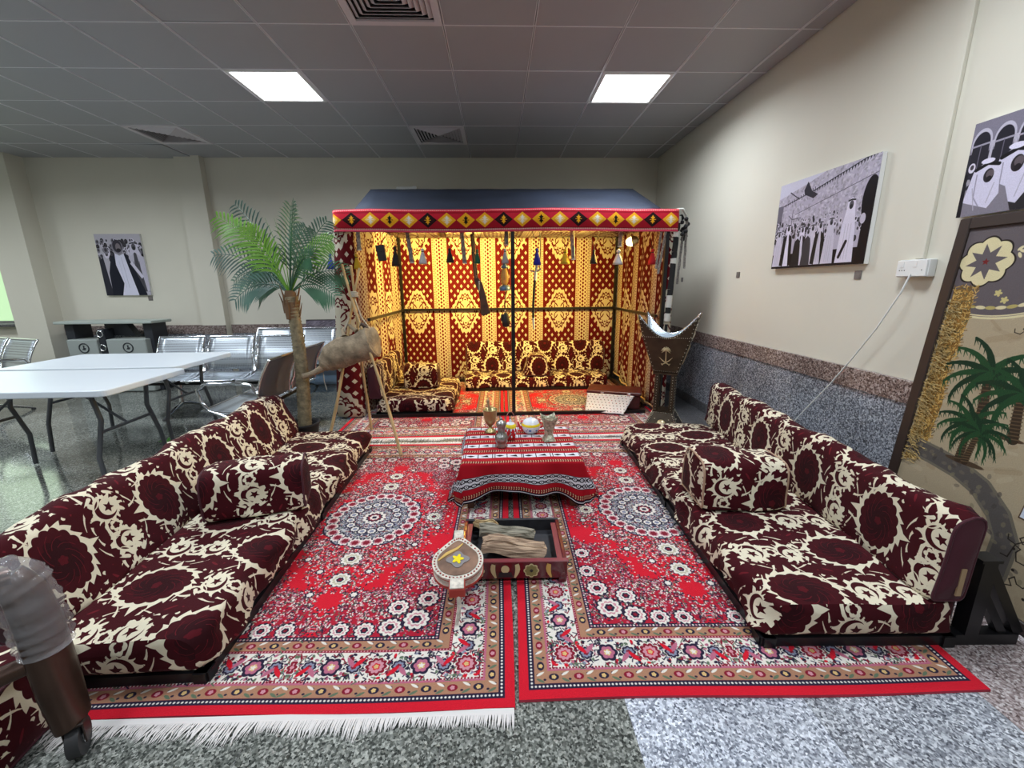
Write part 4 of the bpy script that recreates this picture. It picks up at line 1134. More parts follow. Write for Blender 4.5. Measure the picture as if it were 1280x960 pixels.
# side cloths hang in soft vertical pleats; the left one returns around the front post
def path_left():
    P = [(-1.50, 4.46), (-1.54, 4.38), (-1.535, 4.30), (-1.47, 4.262), (-1.40, 4.275), (-1.375, 4.33)]
    n = 60
    for k in range(1, n + 1):
        y = lerp(4.36, TY1, k / n); P.append((lerp(-1.375, TX0, k / n) + .018 * math.sin(y * 21) + .007 * math.sin(y * 47), y))
    return P
def path_right():
    n = 64
    return [(TX1 + .016 * math.sin(y * 19) + .006 * math.sin(y * 41), y) for y in [lerp(TY1, TY0 + .06, k / n) for k in range(n + 1)]] + [(TX1 + .02, TY0 + .02), (TX1 + .06, TY0 + .01), (TX1 + .10, TY0 + .03)]
def hang(P, zlo, mname, uoff, hemline=False, flare=False):
    arc = [0]
    for a, b in zip(P, P[1:]): arc.append(arc[-1] + math.dist(a, b))
    n = len(P) - 1; nz = 26; V, F, U = [], [], []
    for j in range(nz + 1):
        for i, (x, y) in enumerate(P):
            z0 = zlo(arc[i], y); z = lerp(z0, 1.99, j / nz); s = 1 + .0 * z
            fx = (-.17 if i < 3 else -.10 if i == 3 else -.045 * max(0, 1 - i / 30)) * (1 - z / 2) if flare else 0
            V.append((x + fx, y - TY0, z))
    for j in range(nz):
        for i in range(n):
            q = [j * (n + 1) + i, j * (n + 1) + i + 1, (j + 1) * (n + 1) + i + 1, (j + 1) * (n + 1) + i]
            F.append(q); U.append([((arc[k % (n + 1)] + uoff) / .66, V[k][2] - .5) for k in q])
    m = MB(); m.add(V, F, U, True); m.build(mname, M['tentcloth'], tent, thick=.004)
    if hemline:
        m = MB(); m.tube([V[i] for i in range(n + 1)], .013, 6); m.build('hem', M['hem'], tent)
hang(path_left(), lambda s, y: .025, 'side_cloth', .03, flare=True)
hang(path_right(), lambda s, y: .03 + .10 * max(0, min(1, (y - 4.9) / .9)) ** 2 + .02 * math.sin(y * 3), 'side_cloth', .40, True)
# ceiling cloth, sagging a little
def ceilc(u, v):
    x = lerp(TX0, TX1, u); y = lerp(0, TY1 - TY0, v); sag = .05 * math.sin(PI * u) * math.sin(PI * v)
    return (x, y, 1.985 - sag + .006 * math.sin(x * 16 + y * 3))
m = MB(); m.grid(ceilc, 60, 24, uvs=lambda u, v: (tu(lerp(TX0, TX1, u)) + .2, v * 1.7)); m.build('ceiling_cloth', M['tentcloth'], tent, thick=.004)
# navy roof, hipped
m = MB()
e0, e1, yf, yb, ze = -1.36, 1.63, .03, TY1 - TY0 + .05, 2.045
r0, r1, yr, zr = -1.405, 1.61, .82, 2.40
def rq(a, b, c, d):
    def fn(u, v):
        p = [lerp(lerp(a[k], b[k], u), lerp(d[k], c[k], u), v) for k in range(3)]
        p[2] -= .012 * math.sin(PI * u) * math.sin(PI * v) + .003 * math.sin(u * 25); return tuple(p)
    m.grid(fn, 24, 8)
rq((e0, yf, ze), (e1, yf, ze), (r1 - .06, yr, zr), (r0 + .02, yr, zr)); rq((e1 + .1, yb, ze), (e0, yb, ze), (r0 + .02, yr, zr), (r1 - .06, yr, zr))
rq((e1, yf, ze), (e1 + .1, yb, ze), (r1 - .06, yr, zr), (r1 - .06, yr, zr)); rq((e0, yb, ze), (e0, yf, ze), (r0 + .02, yr, zr), (r0 + .02, yr, zr))
m.build('roof_cover', M['navy'], tent, thick=.006)
# valance band: runs along the front, turns the corners
BX0, BX1 = -1.545, 1.755
PB = [(BX0 + .03, .30), (BX0, .12), (BX0 + .005, .02), (BX0 + .04, -.035)] + [(lerp(BX0 + .08, BX1 - .03, k / 70), -.045 + .006 * math.sin(k * .55) + .004 * math.sin(k * .21)) for k in range(71)] + [(BX1, -.02), (BX1 + .015, .04), (BX1 + .005, .35)]
arc = [0]
for a, b in zip(PB, PB[1:]): arc.append(arc[-1] + math.dist(a, b))
V, F, U = [], [], []; n = len(PB) - 1
for j in range(9):
    for i, (x, y) in enumerate(PB):
        z = lerp(1.862, 2.055, j / 8) + .006 * math.sin(x * 3.1) - (.012 if x < -1.2 else 0) * (x + 1.2) / -.3 * j / 8
        V.append((x, y - .012 * (1 - abs(j / 4 - 1)) , z))
for j in range(8):
    for i in range(n):
        q = [j * (n + 1) + i, j * (n + 1) + i + 1, (j + 1) * (n + 1) + i + 1, (j + 1) * (n + 1) + i]
        F.append(q); U.append([((arc[k % (n + 1)] + .03) / .712, (k // (n + 1)) / 8) for k in q])
vm = MB(); vm.add(V, F, U, True); val = vm.build('valance', M['band'], tent, thick=.006)
M['trim_pink'] = mat('valance_cord', (.45, .03, .07), .85)
MB().tube([(x, y - .006, 1.857 + .006 * math.sin(x * 3.1)) for x, y in PB], .008, 6).build('valance_cord', M['trim_pink'], tent)
# black and white wound corner pole on the front right with hanging cords
m = MB(); px, py = 1.765, .02
sg = [(1.99, 1), (1.93, 0), (1.85, 1), (1.80, 0), (1.66, 0), (1.60, 1), (1.55, 0), (1.30, 0), (1.24, 1), (1.12, 0), (1.06, 1), (.98, 0)]
for k in range(len(sg) - 1):
    m.m = 1 if sg[k][1] else 0; z1, z0 = sg[k][0], sg[k + 1][0]; dx = lambda z: (1.95 - z) * -.035
    m.tube([(px + dx(z1), py, z1), (px + dx((z0 + z1) / 2) + .003, py, (z0 + z1) / 2), (px + dx(z0), py, z0)], .030 if m.m == 0 else .033, 10)
m.m = 0; m.tube([(px - .035, py, .95), (px - .05, py, .02)], .018, 8)
m.build('wound_pole', [M['cord_k'], M['cord_w']], tent)
M['cord_g'] = mat('grey_braid', (.24, .22, .20), .95, noise=(60, .5))
def braid(name, x, y, z0, z1, w, par, sway=0., n=3, mm=None):
    m = MB()
    for q in range(n):
        m.tube([(x + (q - (n - 1) / 2) * w + sway * t + .002 * math.sin(t * 20 + q), y + .003 * math.cos(t * 17 + q * 2), lerp(z1, z0, t)) for t in [k / 8 for k in range(9)]], w * .55, 5)
    return m.build(name, mm or M['cord_g'], par)
for x, y, z0, z1, sw in ((1.83, .02, 1.35, 1.86, -.02), (1.85, -.0, 1.50, 1.95, .01), (1.60, -.02, 1.50, 1.86, -.03), (1.64, -.03, 1.45, 1.86, -.05)):
    b = braid('hanging_cord', x, y, z0, z1, .008, tent, sw)
# clump of dark cords at the corner
m = MB(); rg = random.Random(3)
for k in range(16): m.ball((1.81 + rg.uniform(-.03, .06), .02 + rg.uniform(-.04, .04), 1.99 - k * .014), .022, 8, (1, 1, .9))
m.build('cord_knots', M['cord_k'], tent)
m = MB().tube([(1.74, -.0, 2.05), (1.80, .0, 2.055), (1.85, .02, 2.0), (1.86, .03, 1.93)], .012, 6).build('white_cord', M['cord_w'], tent)

# ---------------------------------------------------------------- tassels, straps and things hanging along the valance
YH = TY0 + .06
def tassel(lab, x, z, m_, h=.115, w=.030, cord=1.87, flat=False, y=YH):
    z -= .055; h *= 1.25; w *= 1.3
    t = thing('tassel', lab, 'tassel', (x, y, z), 0, 'tassels hanging below the valance')
    k = MB()
    k.lathe([(w * .12, h), (w * .34, h * .97), (w * .36, h * .84), (w * .24, h * .78), (w * .5, h * .55), (w * .85, h * .18), (w * .92, 0), (w * .3, .004), (0, .006)], 14)
    k.build('skirt', m_, t)
    MB().lathe([(w * .27, -.004), (w * .30, 0), (w * .27, .006)], 12, (0, 0, h * .78)).build('binding', M['cord_k'], t)
    d = .05
    MB().tube([(0, 0, h), (-d, 0, cord - z)], .0022, 5).tube([(0, 0, h), (d, 0, cord - z)], .0022, 5).build('hanging_string', M['cord_k'], t)
    return t
def fab(n, c): 
    M[n] = mat(n, c, .9, bump=(400, .5), sheen=.1); return M[n]
fy, fk, fw, fg, fb, fr, fgr = fab('yellow_yarn', (.62, .40, .02)), fab('black_yarn', (.014, .011, .012)), fab('white_yarn', (.66, .66, .68)), fab('green_yarn', (.01, .12, .06)), fab('blue_yarn', (.015, .02, .32)), fab('red_yarn', (.50, .01, .02)), fab('grey_yarn', (.42, .43, .46))
tassel('blue tassel at the outer left corner of the tent, beside the palm', -1.60, 1.575, fb, y=TY0 + .0)
tassel('yellow tassel near the left front corner of the tent', -1.37, 1.575, fy, .115, .034)
tassel('black tassel left of the tent middle, beside the black pouch', -.99, 1.60, fk, .15, .036)
tassel('white tassel under the valance, second light one from the left post', -.725, 1.62, fw, .12, .034)
tassel('short black tassel between the white tassel and the rifle', -.46, 1.63, fk, .11, .032)
tassel('green tassel beside the hanging rifle', -.19, 1.62, fg, .11, .026)
tassel('pale grey tassel just left of the middle tent post', .085, 1.62, fgr, .115, .030)
tassel('blue tassel in front of the sword hilt', .40, 1.60, fb, .13, .033)
tassel('yellow tassel right of the sword', .68, 1.61, fy, .115, .038)
tassel('black tassel between the yellow and white tassels on the right', .965, 1.61, fk, .11, .031)
tassel('white tassel left of the lit warm lamp', 1.21, 1.60, fw, .115, .042)
tassel('red tassel near the right front corner of the tent', 1.555, 1.60, fr, .12, .034)
def strap(lab, x, z0, z1=1.87, w=.013, tilt=0.):
    t = thing('hanging_strap', lab, 'strap', (x, YH - .01, z0), 0, 'grey braided straps below the valance')
    braid('braid', 0, 0, 0, z1 - z0, w, t, tilt)
    MB().box((0 + tilt, 0, 0), (w * 3.2, .008, .012)).build('strap_end', M['cord_w'], t)
strap('grey braided strap between black and white tassels at left', -.86, 1.58, tilt=.03)
strap('grey braided strap just left of the hanging rifle', -.335, 1.57, tilt=.02)
strap('grey braided strap left of the middle tent post', .10, 1.74)
strap('grey braided strap between yellow tassel and black tassel at right', .74, 1.60, tilt=.02)
strap('grey braided strap over the right white tassel', 1.22, 1.72)
strap('grey braided strap behind the yellow tassel at left', -1.33, 1.70)
# black pouch
t = thing('pouch', 'black leather pouch hanging at the left under the valance', 'pouch', (-1.125, YH, 1.595))
M['black_leather'] = mat('black_leather', (.012, .010, .010), .5, bump=(200, .2))
MB().at((0, 0, .075), (0, -.12, 0)).box((0, 0, 0), (.085, .022, .15), ch=.006).build('pouch_body', M['black_leather'], t)
MB().at((0, 0, .075), (0, -.12, 0)).box((0, -.013, .045), (.085, .004, .06), ch=.0015).build('flap', M['black_leather'], t)
MB().tube([(-.01, 0, .145), (-.05, 0, .275)], .003, 5).tube([(-.01, 0, .145), (.09, 0, .275)], .003, 5).build('strap', M['black_leather'], t)
# rifle hanging muzzle up
M['walnut'] = mat('walnut', (.085, .036, .020), .45, noise=(14, .4)); M['gunmetal'] = mat('gunmetal', (.05, .035, .03), .45, .6)
M['silver'] = mat('silver', (.62, .62, .63), .25, 1.)
t = thing('old_rifle', 'old wooden-stocked rifle hanging butt down left of the middle post', 'rifle', (-.13, YH + .05, 1.05))
MB().tube([(-.10, 0, .88), (-.085, 0, .60), (-.07, 0, .36)], .011, 10).build('barrel', M['gunmetal'], t)
MB().tube([(-.112, 0, .80), (-.095, 0, .50), (-.085, 0, .34)], .015, 8).build('fore_stock', M['walnut'], t)
MB().prism([(-.10, .37), (-.055, .38), (-.02, .33), (.0, .26), (.03, .14), (.055, .03), (-.02, .0), (-.045, .02), (-.045, .14), (-.058, .25), (-.085, .30)], .036, 'y', -.018).build('butt_stock', M['walnut'], t, bevel=.006)
MB().prism([(-.022, -.004), (.057, .028), (.054, .040), (-.025, .008)], .040, 'y', -.020).build('butt_plate', M['gunmetal'], t)
MB().tube([(-.088, 0, .33), (-.115, 0, .31), (-.112, 0, .27), (-.078, 0, .27)], .004, 6).build('trigger_guard', M['gunmetal'], t)
MB().box((-.052, -.021, .30), (.016, .006, .10), ch=.002).box((-.075, 0, .39), (.02, .02, .035), ch=.004).build('lock_plate', M['silver'], t)
m = MB()
for z, x in ((.62, -.088), (.78, -.095)): m.tube([(x - .014, 0, z - .008), (x - .014, 0, z + .008)], .021, 10)
m.build('barrel_bands', M['gunmetal'], t)
MB().tube([(-.10, 0, .87), (-.11, -.02, .90), (-.10, -.04, .93)], .003, 5).build('hanging_string', M['cord_k'], t)
# sword
t = thing('sword', 'sword in black scabbard with white tip hanging right of the middle post', 'sword', (.385, YH + .10, .90))
MB().tube([(-.012, 0, .10), (-.012, 0, .25), (-.005, 0, .40), (.006, 0, .52)], [.026, .027, .027, .028], 10, flat=.5).build('scabbard', M['cord_k'], t)
MB().tube([(-.002, 0, -.0), (-.008, 0, .05), (-.012, 0, .12)], [.016, .024, .028], 10, flat=.5).build('scabbard_tip', M['cord_w'], t)
MB().tube([(.006, 0, .50), (.012, 0, .58)], .029, 10, flat=.55).build('scabbard_mouth', M['cord_w'], t)
MB().tube([(-.045, 0, .60), (.0, 0, .585), (.03, 0, .59), (.065, 0, .615)], .009, 8).build('cross_guard', M['silver'], t)
MB().tube([(.014, 0, .59), (.022, 0, .64), (.03, 0, .70), (.022, 0, .74)], [.014, .016, .015, .018], 10).build('grip', M['silver'], t)
MB().ball((.018, 0, .75), .02, 10, (1.3, 1, .8)).build('pommel', M['gunmetal'], t)
MB().tube([(.05, .0, .60), (.06, 0, .80), (.05, -.02, .97)], .005, 6).build('sling', M['black_leather'], t)
# oil lantern with blue cap, hanging beside the post
M['blue_tin'] = mat('blue_tin', (.12, .20, .33), .4, .5); M['amber'] = mat('amber_glass', (.55, .40, .16), .08, trans=.6)
t = thing('oil_lantern', 'hanging oil lantern with amber glass and blue tin base, left of the middle post', 'lantern', (.078, YH + .08, 1.30))
MB().lathe([(.052, .0), (.056, .01), (.056, .035), (.04, .05), (.028, .055)], 18).build('base', M['blue_tin'], t)
MB().lathe([(.026, .055), (.040, .09), (.043, .14), (.034, .19), (.022, .22)], 18).build('glass', M['amber'], t)
MB().lathe([(.024, .22), (.036, .225), (.034, .245), (.018, .26), (.014, .29), (.022, .295), (.0, .31)], 18).build('cap', M['blue_tin'], t)
MB().tube([(.04, 0, .04), (.052, 0, .13), (.03, 0, .25)], .003, 5).tube([(-.04, 0, .04), (-.052, 0, .13), (-.03, 0, .25)], .003, 5).build('side_wire', M['gunmetal'], t)
MB().tube([(-.03, 0, .25), (-.03, 0, .36), (0, 0, .44), (.03, 0, .36), (.03, 0, .25)], .003, 5).tube([(0, 0, .44), (0, 0, .53)], .003, 5).build('bail_handle', M['gunmetal'], t)
# dark ammunition belt below the lantern
t = thing('powder_flask', 'black leather bags on a strap hanging low beside the middle post', 'pouch', (.085, YH + .03, .93))
MB().lathe([(0, 0), (.034, .01), (.042, .06), (.030, .12), (.016, .15)], 14, sy=.6).build('flask', M['black_leather'], t)
MB().tube([(0, 0, .15), (-.012, 0, .25), (.0, 0, .33), (.0, 0, .40)], .006, 6).build('strap', M['black_leather'], t)
MB().box((-.035, .01, .10), (.035, .03, .07), ch=.006).build('small_bag', M['black_leather'], t)
MB().ball((-.01, -.03, .17), .010, 8).build('silver_stud', M['silver'], t)
# warm lamps
M['warm_glow'] = mat('warm_glow', (1, .9, .5), .5, emit=((1.0, .72, .28), 14.)); M['brass'] = mat('brass', (.50, .38, .16), .3, .9)
WARM = (1.0, .66, .14)
def flood(lab, loc, target, power, size=.10):
    t = thing('warm_lamp', lab, 'lamp', loc); d = (Vector(target) - Vector(loc)).normalized()
    q = d.to_track_quat('Z', 'Y'); e = q.to_euler()
    MB().at((0, 0, 0), e).lathe([(.0, -.05), (.030, -.045), (.045, -.02), (.058, .012), (.060, .014), (.054, .012), (.0, .006)], 20).build('reflector', M['brass'], t)
    MB().at((0, 0, 0), e).lathe([(.0, .075), (.02, .070), (.038, .050), (.046, .020), (.046, .010), (.0, .008)], 20).build('bulb', M['warm_glow'], t)
    MB().tube([tuple(d * -.05), (-d.x * .06, -d.y * .06, .03), (-d.x * .04, -d.y * .04, max(.04, 1.955 - loc[2]))], .005, 6).build('lamp_arm', M['gunmetal'], t)
    area('warm_lamp_light', tuple(Vector(loc) + d * .085), size, size, power, WARM, target, PI * .95)
    return t
flood('lit warm lamp clamped under the valance near the right corner', (1.375, YH + .06, 1.775), (-.9, 5.3, 1.25), 54)
flood('unseen warm lamp added behind the valance left of the rifle', (-.55, YH + .22, 1.90), (-.35, 6.0, 1.55), 68)  # unseen second lamp, added to brighten the back cloth

# ---------------------------------------------------------------- sofas inside the tent
ts = thing('floor_sofa', 'low maroon velvet sofa inside the tent along its left wall', 'sofa', (-.50, 4.32, 0), PI / 2)
bolster('seat_cushion', ts, 1.10, [(0, .05), (.80, .05), (.80, .19), (.015, .19)], [.02, .02, .04, .05], (M['damask'], M['damask'], M['velvet']), .3, .1, seed=21, wav=.004, pipe=False)
bolster('back_cushion', ts, 1.14, [(.73, .19), (.86, .19), (.865, .56), (.75, .56)], [.03, .03, .05, .05], SM, .3, .2, seed=22, wav=.005)
MB().bar((0, .02, .03), (1.1, .02, .03), .04).bar((0, .78, .03), (1.1, .78, .03), .04).bar((.02, 0, .03), (.02, .80, .03), .04).bar((1.08, 0, .03), (1.08, .80, .03), .04).build('base_frame', M['black_steel'], ts)
tb = thing('floor_sofa', 'low maroon velvet sofa inside the tent along its back wall', 'sofa', (-.43, 5.34, 0), 0)
bolster('seat_cushion', tb, 1.86, [(0, .05), (.52, .05), (.52, .19), (.015, .19)], [.02, .02, .04, .05], (M['damask'], M['damask'], M['velvet']), .75, .1, seed=23, wav=.004, pipe=False)
bolster('back_cushion', tb, 1.90, [(.43, .17), (.55, .17), (.555, .59), (.46, .59)], [.03, .03, .05, .05], SM, .05, .245, seed=24, wav=.004)
MB().bar((0, .02, .03), (1.86, .02, .03), .04).bar((0, .50, .03), (1.86, .50, .03), .04).bar((.02, 0, .03), (.02, .52, .03), .04).bar((1.84, 0, .03), (1.84, .52, .03), .04).build('base_frame', M['black_steel'], tb)
arm_cushion('square maroon and cream cushion on the left sofa inside the tent', (-.905, 4.93, .195), .03, .38, .30, .27, .3, .05, 31, M['damask'], M['velvet'])
arm_cushion('domed maroon cushion on the back sofa inside the tent', (.50, 5.50, .195), 1.57, .26, .36, .28, .3, .05, 32, M['damask'], M['velvet'], top=.6)
# chest with dotted cloth
M['dots'] = cloth('dotted_cloth', art_dots(), .9, 0, 400, .2)
M['maroon_box'] = mat('maroon_leather', (.085, .012, .014), .4, noise=(20, .3))
t = thing('chest', 'low dark red chest with dotted white lining hanging out, at the right inside the tent', 'chest', (1.29, 4.52, .012), -.34)
MB().box((0, .0, .10), (.56, .30, .15), ch=.01).build('chest_body', M['maroon_box'], t)
MB().box((0, .0, .195), (.58, .32, .035), ch=.008).build('lid', M['maroon_box'], t)
m = MB(); m.grid(lambda u, v: (-.28 + u * (.50 - .10 * v), -.165 - .05 * v - .10 * v * v + .006 * math.sin(u * 17), max(.182 - .170 * v, .016)), 20, 10, uvs=lambda u, v: (u * 1.5, v * .9)); m.build('lining_cloth', M['dots'], t, thick=.003)
for x in (-.12, .16): MB().box((x, -.163, .188), (.035, .006, .03), ch=.002).build('clasp', M['silver'], t)
# ================================================================ large studded incense burner
M['bronze_leather'] = mat('studded_brown_metal', (.060, .042, .026), .36, .55, noise=(9, .35), bump=(80, .15))
M['stud'] = mat('pale_stud', (.70, .66, .52), .3, .8)
M['tin_lining'] = mat('tin_lining', (.62, .72, .82), .22, .85)
M['gold'] = mat('gold_emblem', (.66, .55, .32), .3, .7)
cb = thing('incense_burner', 'waist-high studded brown incense burner with flared four-horned bowl, beside the tent', 'incense burner', (1.525, 3.70, .0105), -.49)
def frustum(a0, a1, z0, z1, mb, cut=0.):
    V = [(s * a0, t * a0, z0) for s, t in ((-1, -1), (1, -1), (1, 1), (-1, 1))] + [(s * a1, t * a1, z1) for s, t in ((-1, -1), (1, -1), (1, 1), (-1, 1))]
    mb.add(V, [(3, 2, 1, 0), (4, 5, 6, 7), (0, 1, 5, 4), (1, 2, 6, 5), (2, 3, 7, 6), (3, 0, 4, 7)], None, False)
m = MB(); frustum(.178, .172, .0, .02, m); frustum(.172, .088, .02, .20, m); frustum(.088, .088, .20, .215, m); m.build('base', M['bronze_leather'], cb)
for sx, sy in ((-1, -1), (1, -1), (1, 1), (-1, 1)):
    MB().box((sx * .066, sy * .066, .395), (.036, .036, .37), ch=.003).build('column', M['bronze_leather'], cb)
H0, H1 = .575, .90; a0, a1 = .100, .198
def rim(u): return .90 + .19 * abs(u) ** 2.2
def hw(z): return lerp(a0, a1, (z - H0) / (H1 - H0)) if z < H1 else a1 + (z - H1) * .22
def face(k, inset, mb, z0=H0):
    c, s = math.cos(k * PI / 2), math.sin(k * PI / 2)
    def fn(u, v):
        uu = 2 * u - 1; z = lerp(z0, rim(uu), v); a = hw(z) - inset; x, y = uu * a, -a
        return (x * c - y * s, x * s + y * c, z)
    mb.grid(fn, 20, 12)
m = MB(); [face(k, 0, m) for k in range(4)]; frustum(.100, .100, .56, H0 + .01, m); m.build('bowl', M['bronze_leather'], cb, thick=.006, weld=True)
m = MB(); [face(k, .009, m, .74) for k in range(4)]; m.add([(-.13, -.13, .76), (.13, -.13, .76), (.13, .13, .76), (-.13, .13, .76)], [(0, 1, 2, 3)]); m.build('bowl_lining', M['tin_lining'], cb, thick=.003, weld=True)
st = MB()
def stud(x, y, z, k, r=.0042):
    c, s = math.cos(k * PI / 2), math.sin(k * PI / 2); st.ball((x * c - y * s, x * s + y * c, z), r, 6)
for k in range(4):
    for i in range(25):
        u = i / 24 * 2 - 1; z = rim(u) - .010; stud(u * hw(z), -hw(z) - .002, z, k)
        z = .90; stud(u * hw(z), -hw(z) - .004, z, k, .0035)
        z = .59; 
        if i % 2 == 0: stud(u * .095, -.106, z, k, .0035); stud(u * .082, -.092, .205, k, .0035); stud(u * .16, -.173, .028, k, .004)
    for i in range(14):
        z = lerp(.60, 1.05, i / 13); stud(hw(z) - .010, -hw(z) - .003, z, k); stud(-hw(z) + .010, -hw(z) - .003, z, k)
        z = lerp(.03, .195, i / 13); a = lerp(.170, .090, i / 13); stud(a - .008, -a - .004, z, k); stud(-a + .008, -a - .004, z, k)
        z = lerp(.23, .56, i / 13); stud(.066, -.086, z, k, .0035); stud(-.066, -.086, z, k, .0035)
    for x, z in ((-.11, .87), (.11, .87)): stud(x, -.181, z, k, .008)
    for x, z in ((-.10, .05), (.10, .05), (-.06, .15), (.06, .15)): stud(x, -.168 if z < .1 else -.118, z, k, .006)
o = st.build('stud_trim', M['stud'], cb); o['kind'] = 'stuff'
# palm over crossed swords on each visible face, spiral disc on the base
for k in (0, 1):
    e = MB(); e.at((0, 0, 0), (0, 0, k * PI / 2))
    yy = lambda z: -lerp(a0, a1, (z - H0) / (H1 - H0)) - .006
    def pt(x, z): return (x, yy(z), z)
    e.tube([pt(0, .675), pt(.001, .74), pt(0, .79)], [.006, .005, .0045], 6)
    for a in (-.5, 0., .45, .9, PI / 2, PI - .9, PI - .45, PI, PI + .5):
        L = .042; e.tube([pt(0, .79), pt(L * .6 * math.cos(a), .79 + L * .7 * math.sin(a)), pt(L * math.cos(a), .79 + L * .75 * math.sin(a) - .012)], [.004, .005, .001], 5)
    for s in (-1, 1):
        e.tube([pt(s * .030, .655), pt(0, .672), pt(-s * .03, .695), pt(-s * .055, .722)], [.004, .005, .005, .001], 6)
        e.tube([pt(s * .036, .664), pt(s * .026, .648)], .004, 5)
    o = e.build('emblem', M['gold'], cb); 
m = MB(); m.at((0, -.137, .115), (math.radians(90 - 25), 0, 0)); m.lathe([(0, .006), (.030, .006), (.036, 0)], 24); m.build('round_boss', M['gold'], cb)
m = MB(); m.at((0, -.143, .118), (math.radians(65), 0, 0)); m.tube([(.003 * k / 3 * math.cos(k * .5), .003 * k / 3 * math.sin(k * .5), .0) for k in range(26)], .0018, 5); m.build('spiral_wire', M['stud'], cb)

# ================================================================ low table with cloth
M['sadu'] = cloth('striped_sadu_cloth', art_tablecloth(), .9, .05, 350, .4)
M['table_wood'] = mat('table_wood', (.10, .045, .02), .5, noise=(12, .3))
tb = thing('low_table', 'low table hidden under the striped cloth in the middle of the rugs', 'table', (.135, 2.68, .0105))
MB().box((0, 0, .285), (.71, .66, .024), ch=.004).build('tabletop', M['table_wood'], tb)
for sx in (-1, 1):
    for sy in (-1, 1): MB().box((sx * .32, sy * .29, .137), (.04, .04, .272), ch=.004).build('leg', M['table_wood'], tb)
CW, CD, ZT = .37, .345, .3115
def drape(u, v):
    """u across x in [-1, 1] + overhang, v along the depth; hem reaches the rug in folds"""
    X, Y = u, v
    ox, oy = max(0, abs(X) - CW), max(0, abs(Y) - CD); sx, sy = (1 if X > 0 else -1), (1 if Y > 0 else -1)
    if ox == 0 and oy == 0: return (X, Y, ZT + .0015 * math.sin(X * 23 + Y * 9))
    fold = .018 * math.sin(X * 15 + 1) + .012 * math.sin(X * 31 + Y * 3) if oy > ox else .02 * math.sin(Y * 13 + 2)
    o = max(ox, oy); c = min(ox, oy)
    k = min(1, o / .30); flare = .012 * k + fold * k * 1.1 + .22 * c
    z = ZT - o * (.93 - .25 * min(1, c / .2)) * ((.68 + .32 * min(1, abs(X + .04) / CW) ** 3 + .04 * math.sin(X * 17)) if (sy < 0 and ox == 0) else 1); out = flare
    x = sx * (CW + (out if ox >= oy * .6 else 0) + (.25 * ox if ox < oy * .6 else 0)) if ox > 0 else X * (1 + .0 * k)
    y = sy * (CD + (out if oy >= ox * .6 else 0) + (.25 * oy if oy < ox * .6 else 0)) if oy > 0 else Y
    hem = .02
    z = max(z, hem if (ox == 0) else .006 + (.0 if o > .25 else 0))
    return (x, y, z)
m = MB()
VLO, VHI = -CD - .300, CD + .28
m.grid(drape, 70, 84, (-CW - .29, CW + .29), (VLO, VHI), uvs=lambda u, v: (u / .36, (v - VLO) / 1.4))
m.at((0, 0, 0))
tc = m.build('tablecloth', M['sadu'], None, thick=.003); tc.location = (.135, 2.68, .0105)
tag(tc, 'red sadu striped cloth with black and white bands draped over the low table', 'tablecloth')
ZC = ZT + .0105 + .0035
# ---- things on the table
M['old_brass'] = mat('old_brass', (.42, .36, .17), .32, .9, noise=(20, .2)); M['pewter'] = mat('pewter', (.34, .33, .31), .3, .9, noise=(30, .3))
M['enamel_red'] = mat('enamel_red', (.50, .015, .02), .15); M['enamel_white'] = mat('enamel_white', (.74, .78, .84), .15); M['enamel_yellow'] = mat('enamel_yellow', (.85, .68, .03), .2); M['enamel_blue'] = mat('enamel_blue', (.08, .16, .42), .2)
t = thing('brass_mortar', 'brass mortar with a pestle standing in it, at the back left of the low table', 'mortar', (-.065, 2.885, ZC))
MB().lathe([(.040, 0), (.043, .006), (.030, .018), (.013, .034), (.012, .044), (.022, .054), (.040, .080), (.046, .12), (.050, .160), (.055, .168), (.055, .174), (.046, .172), (.040, .12), (.012, .07), (.0, .065)], 28).build('mortar_cup', M['old_brass'], t)
MB().tube([(.005, 0, .075), (-.004, -.01, .16), (-.012, -.016, .235)], [.012, .008, .009], 10).ball((-.012, -.016, .238), .012, 8).build('pestle', M['tag_beige'], t)
t = thing('rosewater_flask', 'grey metal flask with a domed lid, front left on the low table', 'flask', (.012, 2.60, ZC))
MB().lathe([(.036, 0), (.042, .008), (.030, .020), (.040, .040), (.044, .060), (.038, .082), (.024, .096), (.024, .135), (.030, .142), (.030, .150)], 28).build('flask_body', M['pewter'], t)
MB().lathe([(.031, .150), (.034, .158), (.028, .172), (.012, .182), (.008, .188), (.010, .196), (0, .202)], 24).build('lid', M['pewter'], t)
MB().tube([(.026, 0, .13), (.055, 0, .12), (.060, 0, .085), (.042, 0, .060)], .004, 6).build('handle', M['pewter'], t)
t = thing('enamel_teapot', 'small red and white spotted teapot with yellow lid on the low table', 'teapot', (.075, 2.735, ZC), .4)
MB().lathe([(.026, 0), (.030, .004), (.040, .030), (.044, .052), (.040, .078), (.030, .092)], 28).build('pot_body', M['enamel_red'], t)
m = MB()
for r, z, n, o_ in ((.0405, .030, 7, 0), (.0445, .055, 8, .4)):
    for k in range(n):
        a = 2 * PI * k / n + o_; m.ball((r * math.cos(a), r * math.sin(a), z), .007, 6, (.8, .8, 1.2))
for k in range(10):
    a = 2 * PI * k / 10; ca, sa = math.cos(a), math.sin(a); b = .12
    P = [(.0385 * math.cos(a - b * 2), .0385 * math.sin(a - b * 2), .086), (.0385 * math.cos(a + b * 2), .0385 * math.sin(a + b * 2), .086), (.0445 * ca, .0445 * sa, .066)]
    m.add(P, [(0, 1, 2)])
o = m.build('white_spots', M['enamel_white'], t); o['kind'] = 'stuff'
MB().lathe([(.038, .084), (.040, .088), (.036, .104), (.030, .112)], 24).build('lid_band', M['enamel_yellow'], t)
